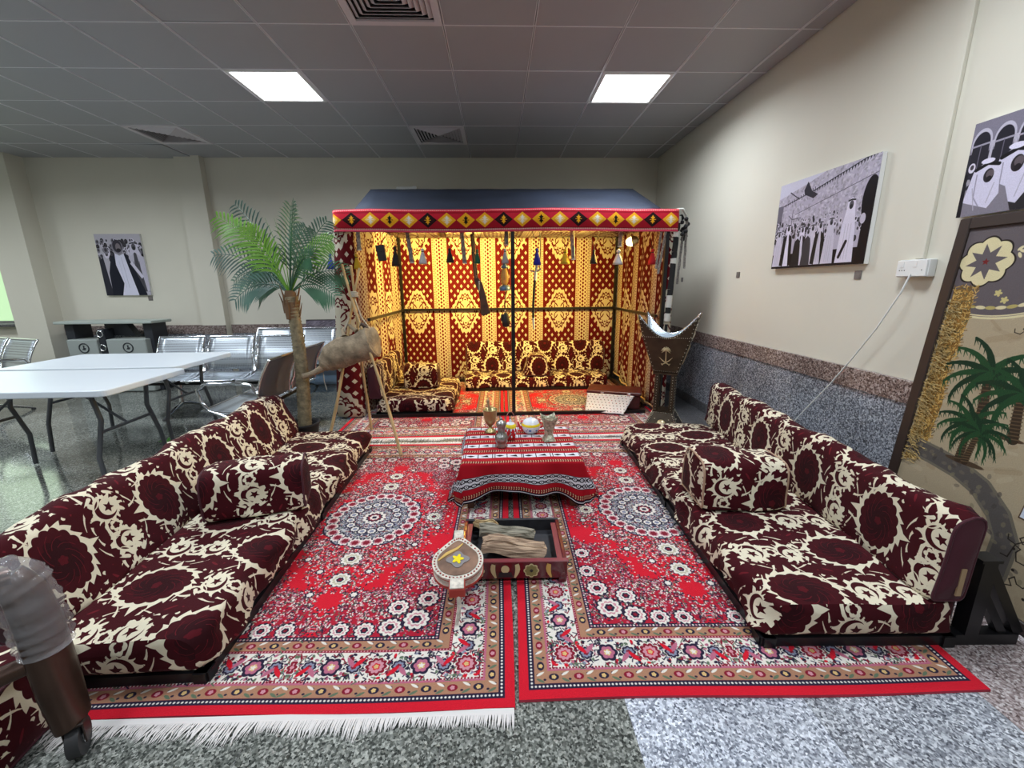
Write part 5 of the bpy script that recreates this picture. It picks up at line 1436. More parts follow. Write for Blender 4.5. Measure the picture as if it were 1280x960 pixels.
MB().lathe([(.030, .112), (.022, .121), (.008, .126), (.007, .131), (.010, .137), (0, .143)], 24).build('lid', M['enamel_white'], t)
MB().tube([(-.038, 0, .04), (-.062, 0, .060), (-.072, 0, .090)], [.010, .007, .005], 10).build('spout', M['enamel_red'], t)
MB().tube([(.030 * math.cos(a) * 1.25, 0, .094 + .105 * math.sin(a)) for a in [k * PI / 12 for k in range(13)]], .0022, 6).build('bail_handle', mat('pink_wire', (.5, .18, .16), .4), t)
t = thing('enamel_teapot', 'round pale blue and white teapot with yellow band and red spout on the low table', 'teapot', (.225, 2.865, ZC), .2)
MB().lathe([(.040, 0), (.046, .004), (.060, .022), (.066, .040), (.064, .056)], 32).build('pot_body', M['enamel_white'], t)
MB().lathe([(.0645, .054), (.0655, .060), (.060, .072), (.058, .073)], 32).build('yellow_band', M['enamel_yellow'], t)
MB().lathe([(.060, .072), (.052, .090), (.030, .104), (.008, .108), (.007, .113), (0, .118)], 32).build('lid', M['enamel_white'], t)
m = MB()
for a, z, r in ((-1.9, .032, .012), (-2.15, .040, .007), (-1.7, .044, .006), (-1.2, .030, .008), (-2.35, .028, .006)):
    m.ball((.0625 * math.cos(a), .0625 * math.sin(a), z), r, 6, (1, .5, .8))
o = m.build('blue_flowers', M['enamel_blue'], t); o['kind'] = 'stuff'
MB().tube([(-.055, 0, .028), (-.082, 0, .045), (-.094, 0, .085)], [.013, .009, .006], 10).build('spout', M['enamel_red'], t)
MB().tube([(.058, 0, .065), (.088, 0, .062), (.090, 0, .035), (.062, 0, .025)], .0045, 6).build('handle', M['enamel_red'], t)
M['glass_brass'] = mat('mosaic_brass', (.40, .38, .28), .3, .6, noise=(60, .6), bump=(90, .5))
t = thing('small_incense_burner', 'small mosaic brass incense burner with square flared bowl, right on the low table', 'incense burner', (.335, 2.70, ZC), .15)
m = MB(); frustum(.040, .040, 0, .006, m); frustum(.036, .016, .006, .042, m); frustum(.014, .014, .042, .075, m); m.build('foot', M['glass_brass'], t)
m = MB()
def sface(k):
    c, s = math.cos(k * PI / 2), math.sin(k * PI / 2)
    def fn(u, v):
        uu = 2 * u - 1; zt = .160 + .022 * uu * uu; z = lerp(.072, zt, v); a = lerp(.022, .050, v); x, y = uu * a, -a
        return (x * c - y * s, x * s + y * c, z)
    m.grid(fn, 8, 6)
[sface(k) for k in range(4)]; frustum(.022, .022, .068, .076, m); m.build('bowl', M['glass_brass'], t, thick=.004, weld=True)
m = MB().lathe([(.0, .135), (.034, .135), (.040, .142), (.030, .150), (0, .150)], 20); m.build('charcoal_cup', M['pewter'], t)
m = MB()
for sx in (-1, 1):
    for sy in (-1, 1): m.box((sx * .030, sy * .030, .024), (.012, .012, .048))
m.at(); 
for sx in (-1, 1):
    for sy in (-1, 1): MB().tube([(sx * .034, sy * .034, 0.0), (sx * .018, sy * .018, .045), (sx * .022, sy * .022, .085)], .005, 6).build('corner_post', M['stud'], t)

# ================================================================ painted tray-box, firewood, bellows
M['lacquer'] = mat('dark_red_lacquer', (.10, .008, .014), .22, coat=.4); M['black_in'] = mat('sooty_black', (.018, .018, .022), .6, noise=(30, .4))
M['rim'] = mat('rim_pink', (.20, .04, .05), .25); M['cream_p'] = mat('cream_paint_flower', (.62, .55, .30), .5); M['olive'] = mat('olive_paint', (.22, .20, .07), .5); M['orange_p'] = mat('ochre_paint', (.60, .38, .10), .5)
bx = thing('painted_fire_box', 'dark red painted wooden fire box with flower motifs in front of the table', 'box', (.055, 1.875, .0112), -.02)
BW, BD = .50, .36
MB().box((0, 0, .045), (BW - .03, BD - .03, .012)).build('bottom', M['black_in'], bx)
MB().box((0, -BD / 2, .070), (BW, .018, .085), ch=.002).build('front_panel', M['lacquer'], bx)
MB().box((0, BD / 2, .070), (BW, .018, .085), ch=.002).build('back_panel', M['black_in'], bx)
for s in (-1, 1): MB().box((s * (BW / 2 - .008), 0, .070), (.018, BD - .02, .085), ch=.002).build('side_panel', M['lacquer'], bx)
MB().box((0, -BD / 2, .116), (BW + .012, .026, .008), ch=.002).build('rim_strip', M['rim'], bx)
for s in (-1, 1): MB().box((s * (BW / 2 - .03), -.0, .102), (.026, BD - .06, .006)).build('inner_ledge', M['rim'], bx)
for sx in (-1, 1):
    for sy in (-1, 1): MB().box((sx * (BW / 2 - .02), sy * (BD / 2 - .01), .016), (.036, .030, .032), ch=.003).build('foot', M['lacquer'], bx)
yf_ = -BD / 2 - .0105
def petals(x, z, r, name, mt, n=8, th=.002):
    m = MB(); P = [(x + r * (.82 + .18 * abs(math.cos(a * n / 2))) * math.cos(a), z + r * (.82 + .18 * abs(math.cos(a * n / 2))) * math.sin(a)) for a in [k * 2 * PI / 48 for k in range(48)]]
    m.prism(P, th, 'y', yf_ - th / 2); return m.build(name, mt, bx)
for x in (-.165, .085):
    petals(x, .070, .036, 'painted_flower', M['cream_p']); petals(x, .070, .030, 'painted_flower_middle', M['olive'], th=.0032); petals(x, .070, .008, 'painted_flower_eye', M['black_in'], 4, .0044)
for x, s in ((-.105, 1), (.035, -1), (.150, 1), (-.225, -1)):
    P = [(x + s * (.022 - .020 * math.sin(q)), .034 + .030 * q) for q in (0, .5, 1, 1.5, 2, 2.4)] + [(x + s * (.030 - .006 * math.sin(q)), .034 + .030 * q) for q in (2.2, 1.5, 1, .5, 0)]
    MB().prism(P, .0024, 'y', yf_ - .0012).build('painted_leaf', M['cream_p'] if x < .1 else M['orange_p'], bx)
MB().prism([(-.035 + .019 * math.cos(a), .078 + .019 * math.sin(a)) for a in [k * PI / 10 for k in range(20)]], .0024, 'y', yf_ - .0012).build('painted_disc', M['cream_p'], bx)
MB().prism([(-.07, .037), (.0, .037), (-.008, .062), (-.062, .062)], .0026, 'y', yf_ - .0013).build('painted_panel', M['black_in'], bx)
M['wood_split'] = mat('split_firewood', (.42, .30, .20), .85, noise=(7, .35), bump=(35, .9)); M['bark'] = mat('grey_bark', (.24, .21, .15), .95, noise=(25, .4), bump=(50, .9))
def wood_mat(name, dark, light):
    m = mat(name, light, .85); N = m.node_tree.nodes; L = m.node_tree.links; b = N['Principled BSDF']
    tc = N.new('ShaderNodeTexCoord'); mp = N.new('ShaderNodeMapping'); mp.inputs['Scale'].default_value = (5, 75, 75); L.new(tc.outputs['Object'], mp.inputs[0])
    n = N.new('ShaderNodeTexNoise'); n.inputs['Scale'].default_value = 1.4; n.inputs['Detail'].default_value = 5; L.new(mp.outputs[0], n.inputs['Vector'])
    r = N.new('ShaderNodeValToRGB'); r.color_ramp.elements[0].position = .36; r.color_ramp.elements[0].color = dark + (1,); r.color_ramp.elements[1].position = .60; r.color_ramp.elements[1].color = light + (1,)
    L.new(n.outputs['Fac'], r.inputs[0]); L.new(r.outputs[0], b.inputs['Base Color'])
    bp = N.new('ShaderNodeBump'); bp.inputs['Strength'].default_value = 1.; bp.inputs['Distance'].default_value = .008; L.new(n.outputs['Fac'], bp.inputs['Height']); L.new(bp.outputs[0], b.inputs['Normal'])
    return m
M['wood_split'] = wood_mat('split_firewood_grain', (.13, .075, .045), (.48, .34, .23)); M['bark'] = wood_mat('grey_bark_grain', (.09, .08, .055), (.34, .31, .24)); M['wood_pale'] = wood_mat('ochre_wood_grain', (.25, .15, .06), (.55, .42, .22))
def log(lab, a, b, w, h, rz, seed, wm):
    """split log: flat-faced, ragged cross-section with splintered ends"""
    rg = random.Random(seed); L = math.dist(a, b); n = 26; V = []; F = []
    sec = [(-.5, -.35), (-.2, -.5), (.25, -.45), (.5, -.30), (.48, .10), (.36, .16), (.30, .30), (.12, .28), (.05, .48), (-.14, .42), (-.22, .30), (-.36, .34), (-.5, .12)]; k = len(sec); q0 = [rg.uniform(-.06, .06) for _ in sec]
    for i in range(n + 1):
        t = i / n; bend = -.018 * (2 * t - 1) ** 2 + .010 * math.sin(t * 6 + seed); tp = 1 - .22 * max(0, 2 * t - 1.1) - .12 * max(0, .9 - 2 * t) ** 2
        for j, (cy, cz) in enumerate(sec):
            e = rg.uniform(-.012, .012) if i in (0, n) else 0
            V.append(((t - .5) * L + e, (cy + q0[j] + .03 * math.sin(t * 11 + j * 2)) * w * tp + .008 * math.sin(t * 4 + seed), (cz + .03 * math.sin(t * 14 + j * 3)) * h * tp + bend))
    F = [(i * k + j, i * k + (j + 1) % k, (i + 1) * k + (j + 1) % k, (i + 1) * k + j) for i in range(n) for j in range(k)] + [tuple(range(k - 1, -1, -1)), tuple(range(n * k, n * k + k))]
    m = MB(); m.add(V, F, None, False); o = m.build('firewood', wm)
    o.location = tuple((p + q) / 2 for p, q in zip(a, b)); o.rotation_euler = (0, -math.asin((b[2] - a[2]) / L), rz)
    return tag(o, lab, 'firewood', 'firewood in the painted box')
log('brown split piece of firewood lying in front in the painted box', (-.085, 1.845, .128), (.215, 1.81, .120), .125, .060, -.10, 1, M['wood_split'])
log('grey bark-covered piece of firewood behind the brown one in the box', (-.105, 1.955, .135), (.165, 1.925, .118), .090, .075, -.12, 2, M['bark'])
log('short ochre piece of firewood sticking out at the left end of the box', (-.135, 2.03, .14), (-.02, 2.025, .115), .045, .045, -.1, 3, M['wood_pale'])
# bellows
M['bel_white'] = mat('bellows_cream', (.60, .55, .47), .6, noise=(60, .3)); M['bel_red'] = mat('bellows_red', (.42, .05, .035), .7); M['bel_brown'] = mat('bellows_brown', (.20, .11, .07), .6, noise=(15, .4)); M['bel_grey'] = mat('bellows_grey', (.22, .20, .20), .6)
bl = thing('bellows', 'round red and cream ornamented bellows leaning on the left corner of the fire box', 'bellows', (-.19, 1.60, .012), .05)
def outline(k=1., n=44):
    P = []
    for i in range(n):
        a = 2 * PI * i / n; r = .112 * k; x, y = r * math.cos(a), r * .92 * math.sin(a)
        if math.sin(a) > .5: x *= 1 - .55 * (math.sin(a) - .5) * 2 * .8; y += .035 * (math.sin(a) - .5) * 2 * k
        P.append((x, y))
    return P
tilt = (.20, 0, 0)
def lay(m, z): return m.at((0, .03, .165 + z), tilt)
lay(MB(), 0).prism(outline(1.0), .012, 'z', -.052).build('lower_board', M['bel_red'], bl)
m = lay(MB(), 0); P = outline(.97); Q = outline(.94)
V = []
for z, s in ((-.04, .97), (-.032, .90), (-.022, .97), (-.012, .90), (.0, .97)): V += [(x * s / .97, y * s / .97, z) for x, y in P]
n = len(P); m.add(V, [(r * n + i, r * n + (i + 1) % n, (r + 1) * n + (i + 1) % n, (r + 1) * n + i) for r in range(4) for i in range(n)], None, True); m.build('leather_folds', M['bel_white'], bl)
lay(MB(), 0).prism(outline(1.0), .010, 'z', 0).build('upper_board', M['bel_white'], bl)
lay(MB(), 0).prism([(x, y) for x, y in outline(.99)], .006, 'z', -.0062).build('red_rim', M['bel_red'], bl)
lay(MB(), 0).prism(outline(.80), .003, 'z', .010).build('brown_field', M['bel_brown'], bl)
lay(MB(), 0).prism([(.052 * (.85 + .15 * math.cos(4 * a)) * math.cos(a), .045 * (.85 + .15 * math.cos(4 * a)) * math.sin(a)) for a in [k * PI / 20 for k in range(40)]], .003, 'z', .013).build('grey_medallion', M['bel_grey'], bl)
lay(MB(), 0).prism([(.027 * (.75 + .25 * math.cos(5 * a)) * math.cos(a), .027 * (.75 + .25 * math.cos(5 * a)) * math.sin(a)) for a in [k * PI / 24 for k in range(48)]], .003, 'z', .016).build('yellow_flower', M['enamel_yellow'], bl)
m = lay(MB(), 0)
for i, (x, y) in enumerate(outline(.90, 40)): m.ball((x, y, .011), .0045, 5)
o = m.build('bead_border', M['bel_red'], bl); o['kind'] = 'stuff'
m = lay(MB(), 0); m.tube([(-.085, .0, .014), (-.05, .035, .014), (-.005, .062, .014), (.02, .09, .014)], [.004, .010, .008, .003], 6, flat=.3); m.build('ochre_streak', M['orange_p'], bl)
lay(MB(), 0).box((0, .155, .003), (.045, .05, .018), ch=.003).build('handle', M['bel_white'], bl)
lay(MB(), 0).box((.0, -.125, -.012), (.066, .058, .05), ch=.004).build('nozzle_block', M['bel_red'], bl)
lay(MB(), 0).box((.0, -.125, .0155), (.058, .052, .006), ch=.002).build('block_plate', M['bel_white'], bl)
MB().tube([(.005, -.100, .115), (.008, -.125, .075), (.004, -.138, .035), (-.004, -.148, .004)], [.010, .009, .008, .006], 8).build('nozzle', M['bel_white'], bl)

# ================================================================ tripod of sticks with a goatskin churn
M['bamboo'] = mat('bamboo', (.44, .31, .15), .55, noise=(6, .25)); M['goat'] = mat('goatskin', (.27, .21, .14), .95, noise=(12, .45), bump=(70, .8)); M['rope'] = mat('pale_rope', (.46, .42, .34), .95)
tp = thing('stick_tripod', 'tripod of three bamboo sticks tied at the top, left of the tent front', 'tripod', (-1.17, 3.55, 0))
def stick(foot, cross, top):
    a, c, b = Vector(foot), Vector(cross), Vector(top); o0 = Vector((-1.17, 3.55, 0)); P, R = [], []
    n = 15
    for i in range(n + 1):
        t = i / n; p = a.lerp(b, t) + Vector((.008 * math.sin(t * 7 + foot[0] * 9), .006 * math.sin(t * 5), 0)); P.append(tuple(p - o0)); R.append(.0125 - .003 * t + (.002 if i % 3 == 0 else 0))
    MB().tube(P, R, 9).build('stick', M['bamboo'], tp)
stick((-1.478, 3.47, .024), (-1.17, 3.55, 1.3), (-1.105, 3.57, 1.50))
stick((-1.23, 3.86, .024), (-1.17, 3.55, 1.3), (-1.165, 3.52, 1.52))
stick((-.795, 3.225, .024), (-1.17, 3.55, 1.3), (-1.255, 3.60, 1.53))
MB().tube([(.028 * math.cos(a) + .008, .03 * math.sin(a), 1.27 + a * .0018) for a in [k * .5 for k in range(50)]], .005, 5).build('lashing', M['rope'], tp)
gs = thing('goatskin_churn', 'stuffed goatskin churn slung by rope from the stick tripod', 'goatskin', (-1.22, 3.52, .84))
ax = [(-.235, -.02, -.135), (-.20, -.02, -.10), (-.14, -.01, -.05), (-.06, 0, -.01), (.03, 0, .01), (.10, 0, .03), (.17, .01, .07), (.215, .01, .085)]
rr = [.045, .085, .118, .128, .116, .122, .138, .105]
P, R = [], []
for i in range(len(ax) - 1):
    for q in range(5):
        t = q / 5; P.append(tuple(lerp(ax[i][k], ax[i + 1][k], t) for k in range(3))); tt = t * t * (3 - 2 * t); R.append(lerp(rr[i], rr[i + 1], tt) * (1 + .02 * math.sin(i * 5 + q * 2)))
P.append((.235, .01, .085)); R.append(.03)
MB().tube(P, R, 20).build('skin_body', M['goat'], gs)
MB().tube([(-.22, -.02, -.125), (-.28, -.05, -.165), (-.33, -.06, -.185), (-.39, -.08, -.20)], [.034, .026, .020, .026], 10).build('leg_spout', M['goat'], gs)
MB().tube([(.15, -.01, .14), (.13, -.02, .20), (.10, -.03, .215)], [.035, .022, .028], 10).build('neck', M['gunmetal'], gs)
MB().tube([(-.04, -.02, .12), (-.06, .01, .17), (-.01, .02, .21), (.06, -.01, .16)], [.02, .014, .014, .02], 8).build('tied_leg', M['goat'], gs)
m = MB(); m.tube([(-.13, -.10, .0), (-.12, -.04, .075), (-.06, 0, .13), (.02, .02, .30), (.045, .03, .44)], .006, 6)
m.build('sling_rope', M['rope'], gs); MB().tube([(.17, 0, .17), (.10, .01, .28), (.05, .03, .44)], .006, 6).build('sling_rope', M['rope'], gs)
MB().tube([(-.24, -.03, -.15), (-.235, -.04, -.25), (-.22, -.04, -.33)], .003, 5).build('loose_string', M['rope'], gs)

# ================================================================ artificial palm in a black pot
M['trunk'] = mat('palm_trunk', (.20, .165, .10), .9, noise=(30, .4), bump=(60, .8)); M['brown_sheath'] = mat('leaf_sheath', (.14, .075, .035), .85); M['frond_d'] = mat('frond_green', (.030, .115, .050), .45, noise=(5, .4)); M['frond_l'] = mat('frond_light_green', (.14, .33, .03), .4, noise=(5, .3)); M['frond_b'] = mat('frond_blue_green', (.06, .13, .10), .4, noise=(5, .4))
pl = thing('potted_palm', 'artificial palm tree in a black pot between the benches and the tent', 'plant', (-1.70, 3.54, 0))
MB().lathe([(.095, 0), (.10, .01), (.125, .19), (.135, .20), (.135, .215), (.122, .215), (.118, .19), (.10, .16)], 28).build('pot', M['cord_k'], pl)
MB().lathe([(0, .165), (.115, .165), (.116, .160)], 24).build('soil', M['base_cloth'], pl)
P, R = [], []
for i in range(85):
    t = i / 84; z = .15 + 1.13 * t; P.append((.01 + .035 * math.sin(t * 2.6) , 0, z)); R.append((.052 - .010 * t + (.007 if i % 2 else 0) + .012 * max(0, t - .85) / .15))
MB().tube(P, R, 14).build('trunk', M['trunk'], pl)
TP0 = Vector(P[-1])
m = MB()
for k in range(9):
    a = k * 2.4; d = Vector((math.cos(a), math.sin(a), 0)); z = 1.12 + .02 * k
    m.tube([tuple(Vector((TP0.x - .01, 0, z - .05)) + d * .045), tuple(Vector((TP0.x, 0, z + .03)) + d * .062), tuple(Vector((TP0.x, 0, z + .11)) + d * .085)], [.016, .012, .003], 6, flat=.5)
m.build('sheath', M['brown_sheath'], pl, fix=False)['kind'] = 'stuff'
MB().tube([tuple(TP0 - Vector((0, 0, .18))), tuple(TP0 - Vector((0, 0, .05))), tuple(TP0 + Vector((0, 0, .05)))], [.050, .060, .035], 12).build('crown_shaft', M['brown_sheath'], pl)
def frond(tipx, tipz, depth, bend, mt, nl=15, wl=.20, seed=0, L0=None):
    """arching leaf from the crown to a tip given relative to the crown"""
    rg = random.Random(seed); A = TP0 + Vector((0, 0, .02)); B = TP0 + Vector((tipx, depth, tipz)); D = (B - A).length
    C = A.lerp(B, .5) + Vector((0, 0, bend * D))
    f = lambda t: A * (1 - t) ** 2 + C * 2 * t * (1 - t) + B * t * t
    m = MB(); m.tube([tuple(f(k / 12)) for k in range(13)], .0075, 6, .002)
    for k in range(nl):
        t = .22 + .78 * (k + .5) / nl; p = f(t); d = (f(min(1, t + .02)) - f(t - .02)).normalized()
        side = d.cross(Vector((0, 0, 1)))
        if side.length < .2: side = Vector((0, 1, 0))
        # leaflets spread in the plane of the leaf, tilted so that both sides show
        side = side.normalized(); side = (side * .35 + d.cross(side).normalized() * (-.85 if side.y > 0 else .85)).normalized()
        for s in (-1, 1):
            l = wl * (math.sin(PI * (.18 + .74 * t)) ** .8) * rg.uniform(.85, 1.1)
            dr = (d * .75 + side * s * .85 + Vector((0, 0, .10 * (1 if s * side.z > 0 else -1)))).normalized()
            w = dr.cross(d).cross(dr).normalized() * .0074
            q0 = p; q1 = p + dr * l * .35; q2 = p + dr * l * .72 + Vector((0, 0, -.10 * l)); q3 = p + dr * l + Vector((0, 0, -.28 * l))
            m.add([tuple(q0 - w * .3), tuple(q0 + w * .3), tuple(q1 - w), tuple(q1 + w), tuple(q2 - w * .8), tuple(q2 + w * .8), tuple(q3)], [(0, 1, 3, 2), (2, 3, 5, 4), (4, 5, 6)], None, False)
    return m.build('frond', mt, pl, fix=False)
D_, L_, B_ = M['frond_d'], M['frond_l'], M['frond_b']
for k, (x, z, d, b, mt) in enumerate([(-.62, .33, .10, .30, B_), (-.52, .62, .05, .22, L_), (-.46, .74, .22, .20, B_), (.02, .72, .15, .05, D_), (.16, .70, -.10, .14, D_), (.30, .60, .15, .2, D_),
        (.40, .42, -.08, .30, L_), (.44, .16, .12, .42, D_), (.38, .0, -.06, .45, D_), (-.42, -.03, -.05, .50, B_), (-.30, .04, .10, .45, D_), (-.54, .12, .18, .45, D_), (-.34, .55, -.08, .22, L_), (.24, .30, -.12, .40, D_), (-.20, .52, -.12, .2, L_), (-.36, .22, .14, .42, D_), (.12, .55, .16, .25, B_)]):
    frond(x, z, d, b, mt, seed=k)
for x in (-.07, .0): MB().tube([tuple(TP0), tuple(TP0 + Vector((x * .6, 0, .35))), tuple(TP0 + Vector((x - .05, 0, .60)))], [.004, .003, .001], 5).build('spike', M['frond_l'], pl)

# ================================================================ framed painting leaning on the right wall
M['frame_wood'] = mat('dark_brown_frame', (.035, .022, .018), .4)
H_B = 1.64; th = math.atan2(.13, 1.635)
fp = thing('framed_painting', 'tall framed painting of palms and men in white robes leaning behind the right sofa', 'painting', (2.05, 2.015, 0.002), -PI / 2)
fp.rotation_euler = (-th, 0, -PI / 2)
Wd = 1.24; f = .050
m_art = cloth('courtyard_painting', art_board(), .55, 0, 200, .25)
for c, d in (((f / 2, 0, H_B / 2), (f, .035, H_B)), ((Wd - f / 2, 0, H_B / 2), (f, .035, H_B))): MB().box(c, d, ch=.004).build('frame_side', M['frame_wood'], fp)
for z in (f / 2, H_B - f / 2): MB().box((Wd / 2, 0, z), (Wd - 2 * f, .035, f), ch=.004).build('frame_rail', M['frame_wood'], fp)
m = MB(); m.quad((f, -.004, f), (Wd - f, -.004, f), (Wd - f, -.004, H_B - f), (f, -.004, H_B - f), ((0, 0), ((Wd - 2 * f) / 1.16, 0), ((Wd - 2 * f) / 1.16, 1), (0, 1)))
m.build('painted_panel', m_art, fp, thick=.004)
MB().box((Wd / 2, .010, H_B / 2), (Wd - 2 * f, .006, H_B - 2 * f)).build('backing', M['table_wood'], fp)
M['straw'] = mat('straw', (.38, .26, .09), .7, noise=(40, .4)); m = MB(); rg = random.Random(77)
for k in range(900):
    x = f + .004 + rg.random() * (.062 + .012 * math.sin(k)); z = .42 + f + rg.random() * .80; a = rg.random() * PI; l = .009 + rg.random() * .013; y0 = -.006 - rg.random() * .008
    m.add([(x - l * math.cos(a), y0, z - l * math.sin(a)), (x - l * math.cos(a), y0 + .002, z - l * math.sin(a) + .003), (x + l * math.cos(a), y0 - .004, z + l * math.sin(a))], [(0, 1, 2)])
m.build('straw_strip', M['straw'], fp, fix=False)['kind'] = 'stuff'

# ================================================================ wheeled bronze frame in the near left corner
M['copper_tube'] = mat('copper_brown_tube', (.085, .050, .038), .32, .7, noise=(6, .25)); M['wrap'] = mat('stretch_film', (.72, .72, .76), .12, trans=.5, alpha=.36, bump=(22, 1.0), spec=1.)
M['rubber'] = mat('rubber', (.03, .03, .032), .6)
ct = thing('wheeled_seat_frame', 'brown metal wheeled frame with plastic film on its corner, near left corner', 'trolley', (-1.285, 1.03, 0))
DX = Vector((-.68, -.73, 0)).normalized() * .62; DY = Vector((.30, -.95, 0)).normalized() * .60
def post(x, y):
    m = MB(); 
    P = [(x + .01, y, .115), (x + .004, y, .25), (x, y, .45), (x - .012, y, .56), (x - .035, y - .01, .612)]
    m.tube(P, [.050, .057, .057, .052, .042], 14, flat=.55); m.build('post', M['copper_tube'], ct)
cor = [(0, 0), (DX.x, DX.y), (DX.x + DY.x, DX.y + DY.y), (DY.x, DY.y)]
for k, (x, y) in enumerate(cor):
    post(x, y)
    c = MB(); c.at((x + .01, y, 0), (0, 0, .5)); c.tube([(-.015, 0, .052), (.015, 0, .052)], .052, 24); w = c.build('caster_wheel', M['rubber'], ct)
    MB().at((x + .01, y, 0), (0, 0, .5)).tube([(-.0175, 0, .052), (.0175, 0, .052)], .020, 12).build('wheel_hub', M['silver'], w)
    MB().at((x + .01, y, 0), (0, 0, .5)).box((-.022, 0, .078), (.005, .045, .07), ch=.002).box((.022, 0, .078), (.005, .045, .07), ch=.002).box((0, 0, .112), (.056, .056, .010), ch=.002).build('caster_fork', M['gunmetal'], w)
def rail(a, b, z, r=.020, n='rail'): MB().tube([(a[0], a[1], z), (lerp(a[0], b[0], .5), lerp(a[1], b[1], .5), z - .003), (b[0], b[1], z)], r, 10).build(n, M['copper_tube'], ct)
rail(cor[0], cor[1], .35, .026); rail(cor[3], cor[2], .35, .026); rail(cor[1], cor[2], .20)
MB().tube([(-.03, -.005, .612), (DX.x * .5, DX.y * .5, .622), (DX.x, DX.y, .612)], .034, 12, flat=.8).build('arm_rest', M['copper_tube'], ct)
MB().tube([(DY.x - .03, DY.y, .612), (DY.x + DX.x * .5, DY.y + DX.y * .5, .622), (DX.x + DY.x, DX.y + DY.y, .612)], .034, 12, flat=.8).build('arm_rest', M['copper_tube'], ct)
rg = random.Random(9)
def film(P, R, name='plastic_film'):
    m = MB(); PP, RR = [], []
    for i in range(len(P) - 1):
        for q in range(8):
            t = q / 8; PP.append(tuple(lerp(P[i][k], P[i + 1][k], t) for k in range(3))); RR.append(lerp(R[i], R[i + 1], t) * rg.uniform(.94, 1.16))
    m.tube(PP, RR, 16); m.build(name, M['wrap'], ct)
film([(.002, 0, .38), (0, 0, .46), (-.010, 0, .55), (-.03, -.006, .60), (-.08, -.04, .628)], [.056, .058, .060, .062, .050])
film([(-.05, -.02, .622), (DX.x * .4, DX.y * .4, .632), (DX.x * .8, DX.y * .8, .625)], [.050, .046, .044])
# ================================================================ waiting area at the left
M['chrome'] = mat('chrome', (.70, .72, .75), .12, 1.); M['seat_metal'] = mat('perforated_steel', (.42, .46, .50), .35, .85)
M['back_dark'] = mat('steel_plain_back', (.42, .46, .50), .35, .85)  # same colour as the seat steel
def perforated(name, base):
    m = mat(name, base, .32, .85); N = m.node_tree.nodes; L = m.node_tree.links; b = N['Principled BSDF']
    tc = N.new('ShaderNodeTexCoord'); v = N.new('ShaderNodeTexVoronoi'); v.inputs['Scale'].default_value = 75; v.inputs['Randomness'].default_value = 0
    L.new(tc.outputs['Object'], v.inputs['Vector']); r = N.new('ShaderNodeMath'); r.operation = 'GREATER_THAN'; r.inputs[1].default_value = .33
    L.new(v.outputs['Distance'], r.inputs[0]); mx = N.new('ShaderNodeMix'); mx.data_type = 'RGBA'; mx.inputs[6].default_value = (.06, .06, .07, 1); mx.inputs[7].default_value = base + (1,)
    L.new(r.outputs[0], mx.inputs[0]); L.new(mx.outputs[2], b.inputs['Base Color']); return m
M['perf'] = perforated('perforated_seat_steel', (.50, .54, .58))
def shell(x, w, t, back_m):
    """one seat and one back, bent sheets with raised rims; local: x along the row, -y is the front"""
    def seat(u, v): return (x + (u - .5) * w, -.22 + .44 * v, .425 - .035 * math.sin(PI * min(1, v * 1.1)) + .035 * max(0, .12 - v) * -4)
    m = MB(); m.grid(seat, 6, 12); s = m.build('seat', M['perf'], t, thick=.004)
    def bk(u, v):
        a = .20 + .06 * math.sin(v * PI); return (x + (u - .5) * w, .225 + .13 * v - .03 * math.sin(PI * v), .45 + .36 * v)
    m = MB(); m.grid(bk, 6, 12); b = m.build('backrest', back_m, t, thick=.004)
    for s_, uu in ((s, seat), (b, bk)):
        for u in (0, 1): MB().tube([uu(u, k / 12) for k in range(13)], .010, 8).build('side_rim', M['chrome'], s_)
        MB().tube([uu(k / 4, 1 if s_ is b else 0) for k in range(5)], .010, 8).build('edge_rim', M['chrome'], s_)
def bench(lab, loc, rz, n, dark=False):
    t = thing('waiting_bench', lab, 'bench', loc, rz, 'steel waiting room benches'); w, gap = .50, .06; L = n * w + (n - 1) * gap
    for k in range(n): shell(-L / 2 + w / 2 + k * (w + gap), w, t, M['back_sheet'] if dark else M['perf'])
    MB().box((0, .04, .345), (L, .07, .05), ch=.004).build('beam', M['cord_k'], t)
    for k in range(n + 1):
        x = -L / 2 - gap / 2 + k * (w + gap)
        x = max(-L / 2 - .02, min(L / 2 + .02, x))
        if 0 < k < n: MB().tube([(x, -.10, .37), (x, .10, .385), (x, .20, .44), (x, .27, .58), (x, .30, .70)], [.020, .022, .024, .020, .014], 8, flat=.8).build('link_bracket', M['chrome'], t)
        if k in (0, n): MB().tube([(x, .24, .55), (x, .20, .62), (x, .05, .64), (x, -.15, .63), (x, -.21, .59), (x, -.20, .50), (x, -.15, .42), (x, -.02, .36)], .014, 10).build('arm_rest', M['chrome'], t)
    for s in (-1, 1):
        x = s * (L / 2 - .35)
        MB().tube([(x, .04, .33), (x, .03, .20), (x, .02, .12)], .024, 10).build('leg', M['chrome'], t)
        MB().tube([(x, -.26, .018), (x, -.12, .07), (x, .02, .12), (x, .16, .08), (x, .32, .018)], [.014, .018, .024, .018, .014], 8).build('foot', M['chrome'], t)
        for y in (-.26, .32): MB().lathe([(.020, 0), (.020, .010), (.008, .018)], 12, (x, y, 0)).build('foot_glide', M['rubber'], t)
    return t
M['back_sheet'] = mat('dull_steel_back', (.16, .155, .165), .45, .5)
bench('steel bench of three seats facing the camera behind the white tables', (-3.05, 4.60, 0), 0, 3)
bench('steel bench of two seats behind the three-seat one, by the back wall', (-2.72, 5.50, .0), 0, 2)
bench('steel bench seen from behind, its dark backs beside the potted palm', (-2.12, 3.79, 0), -PI / 2 , 2, True)
bench('steel bench at the left edge in front of the thick pilaster', (-5.95, 4.75, 0), -.35, 3)
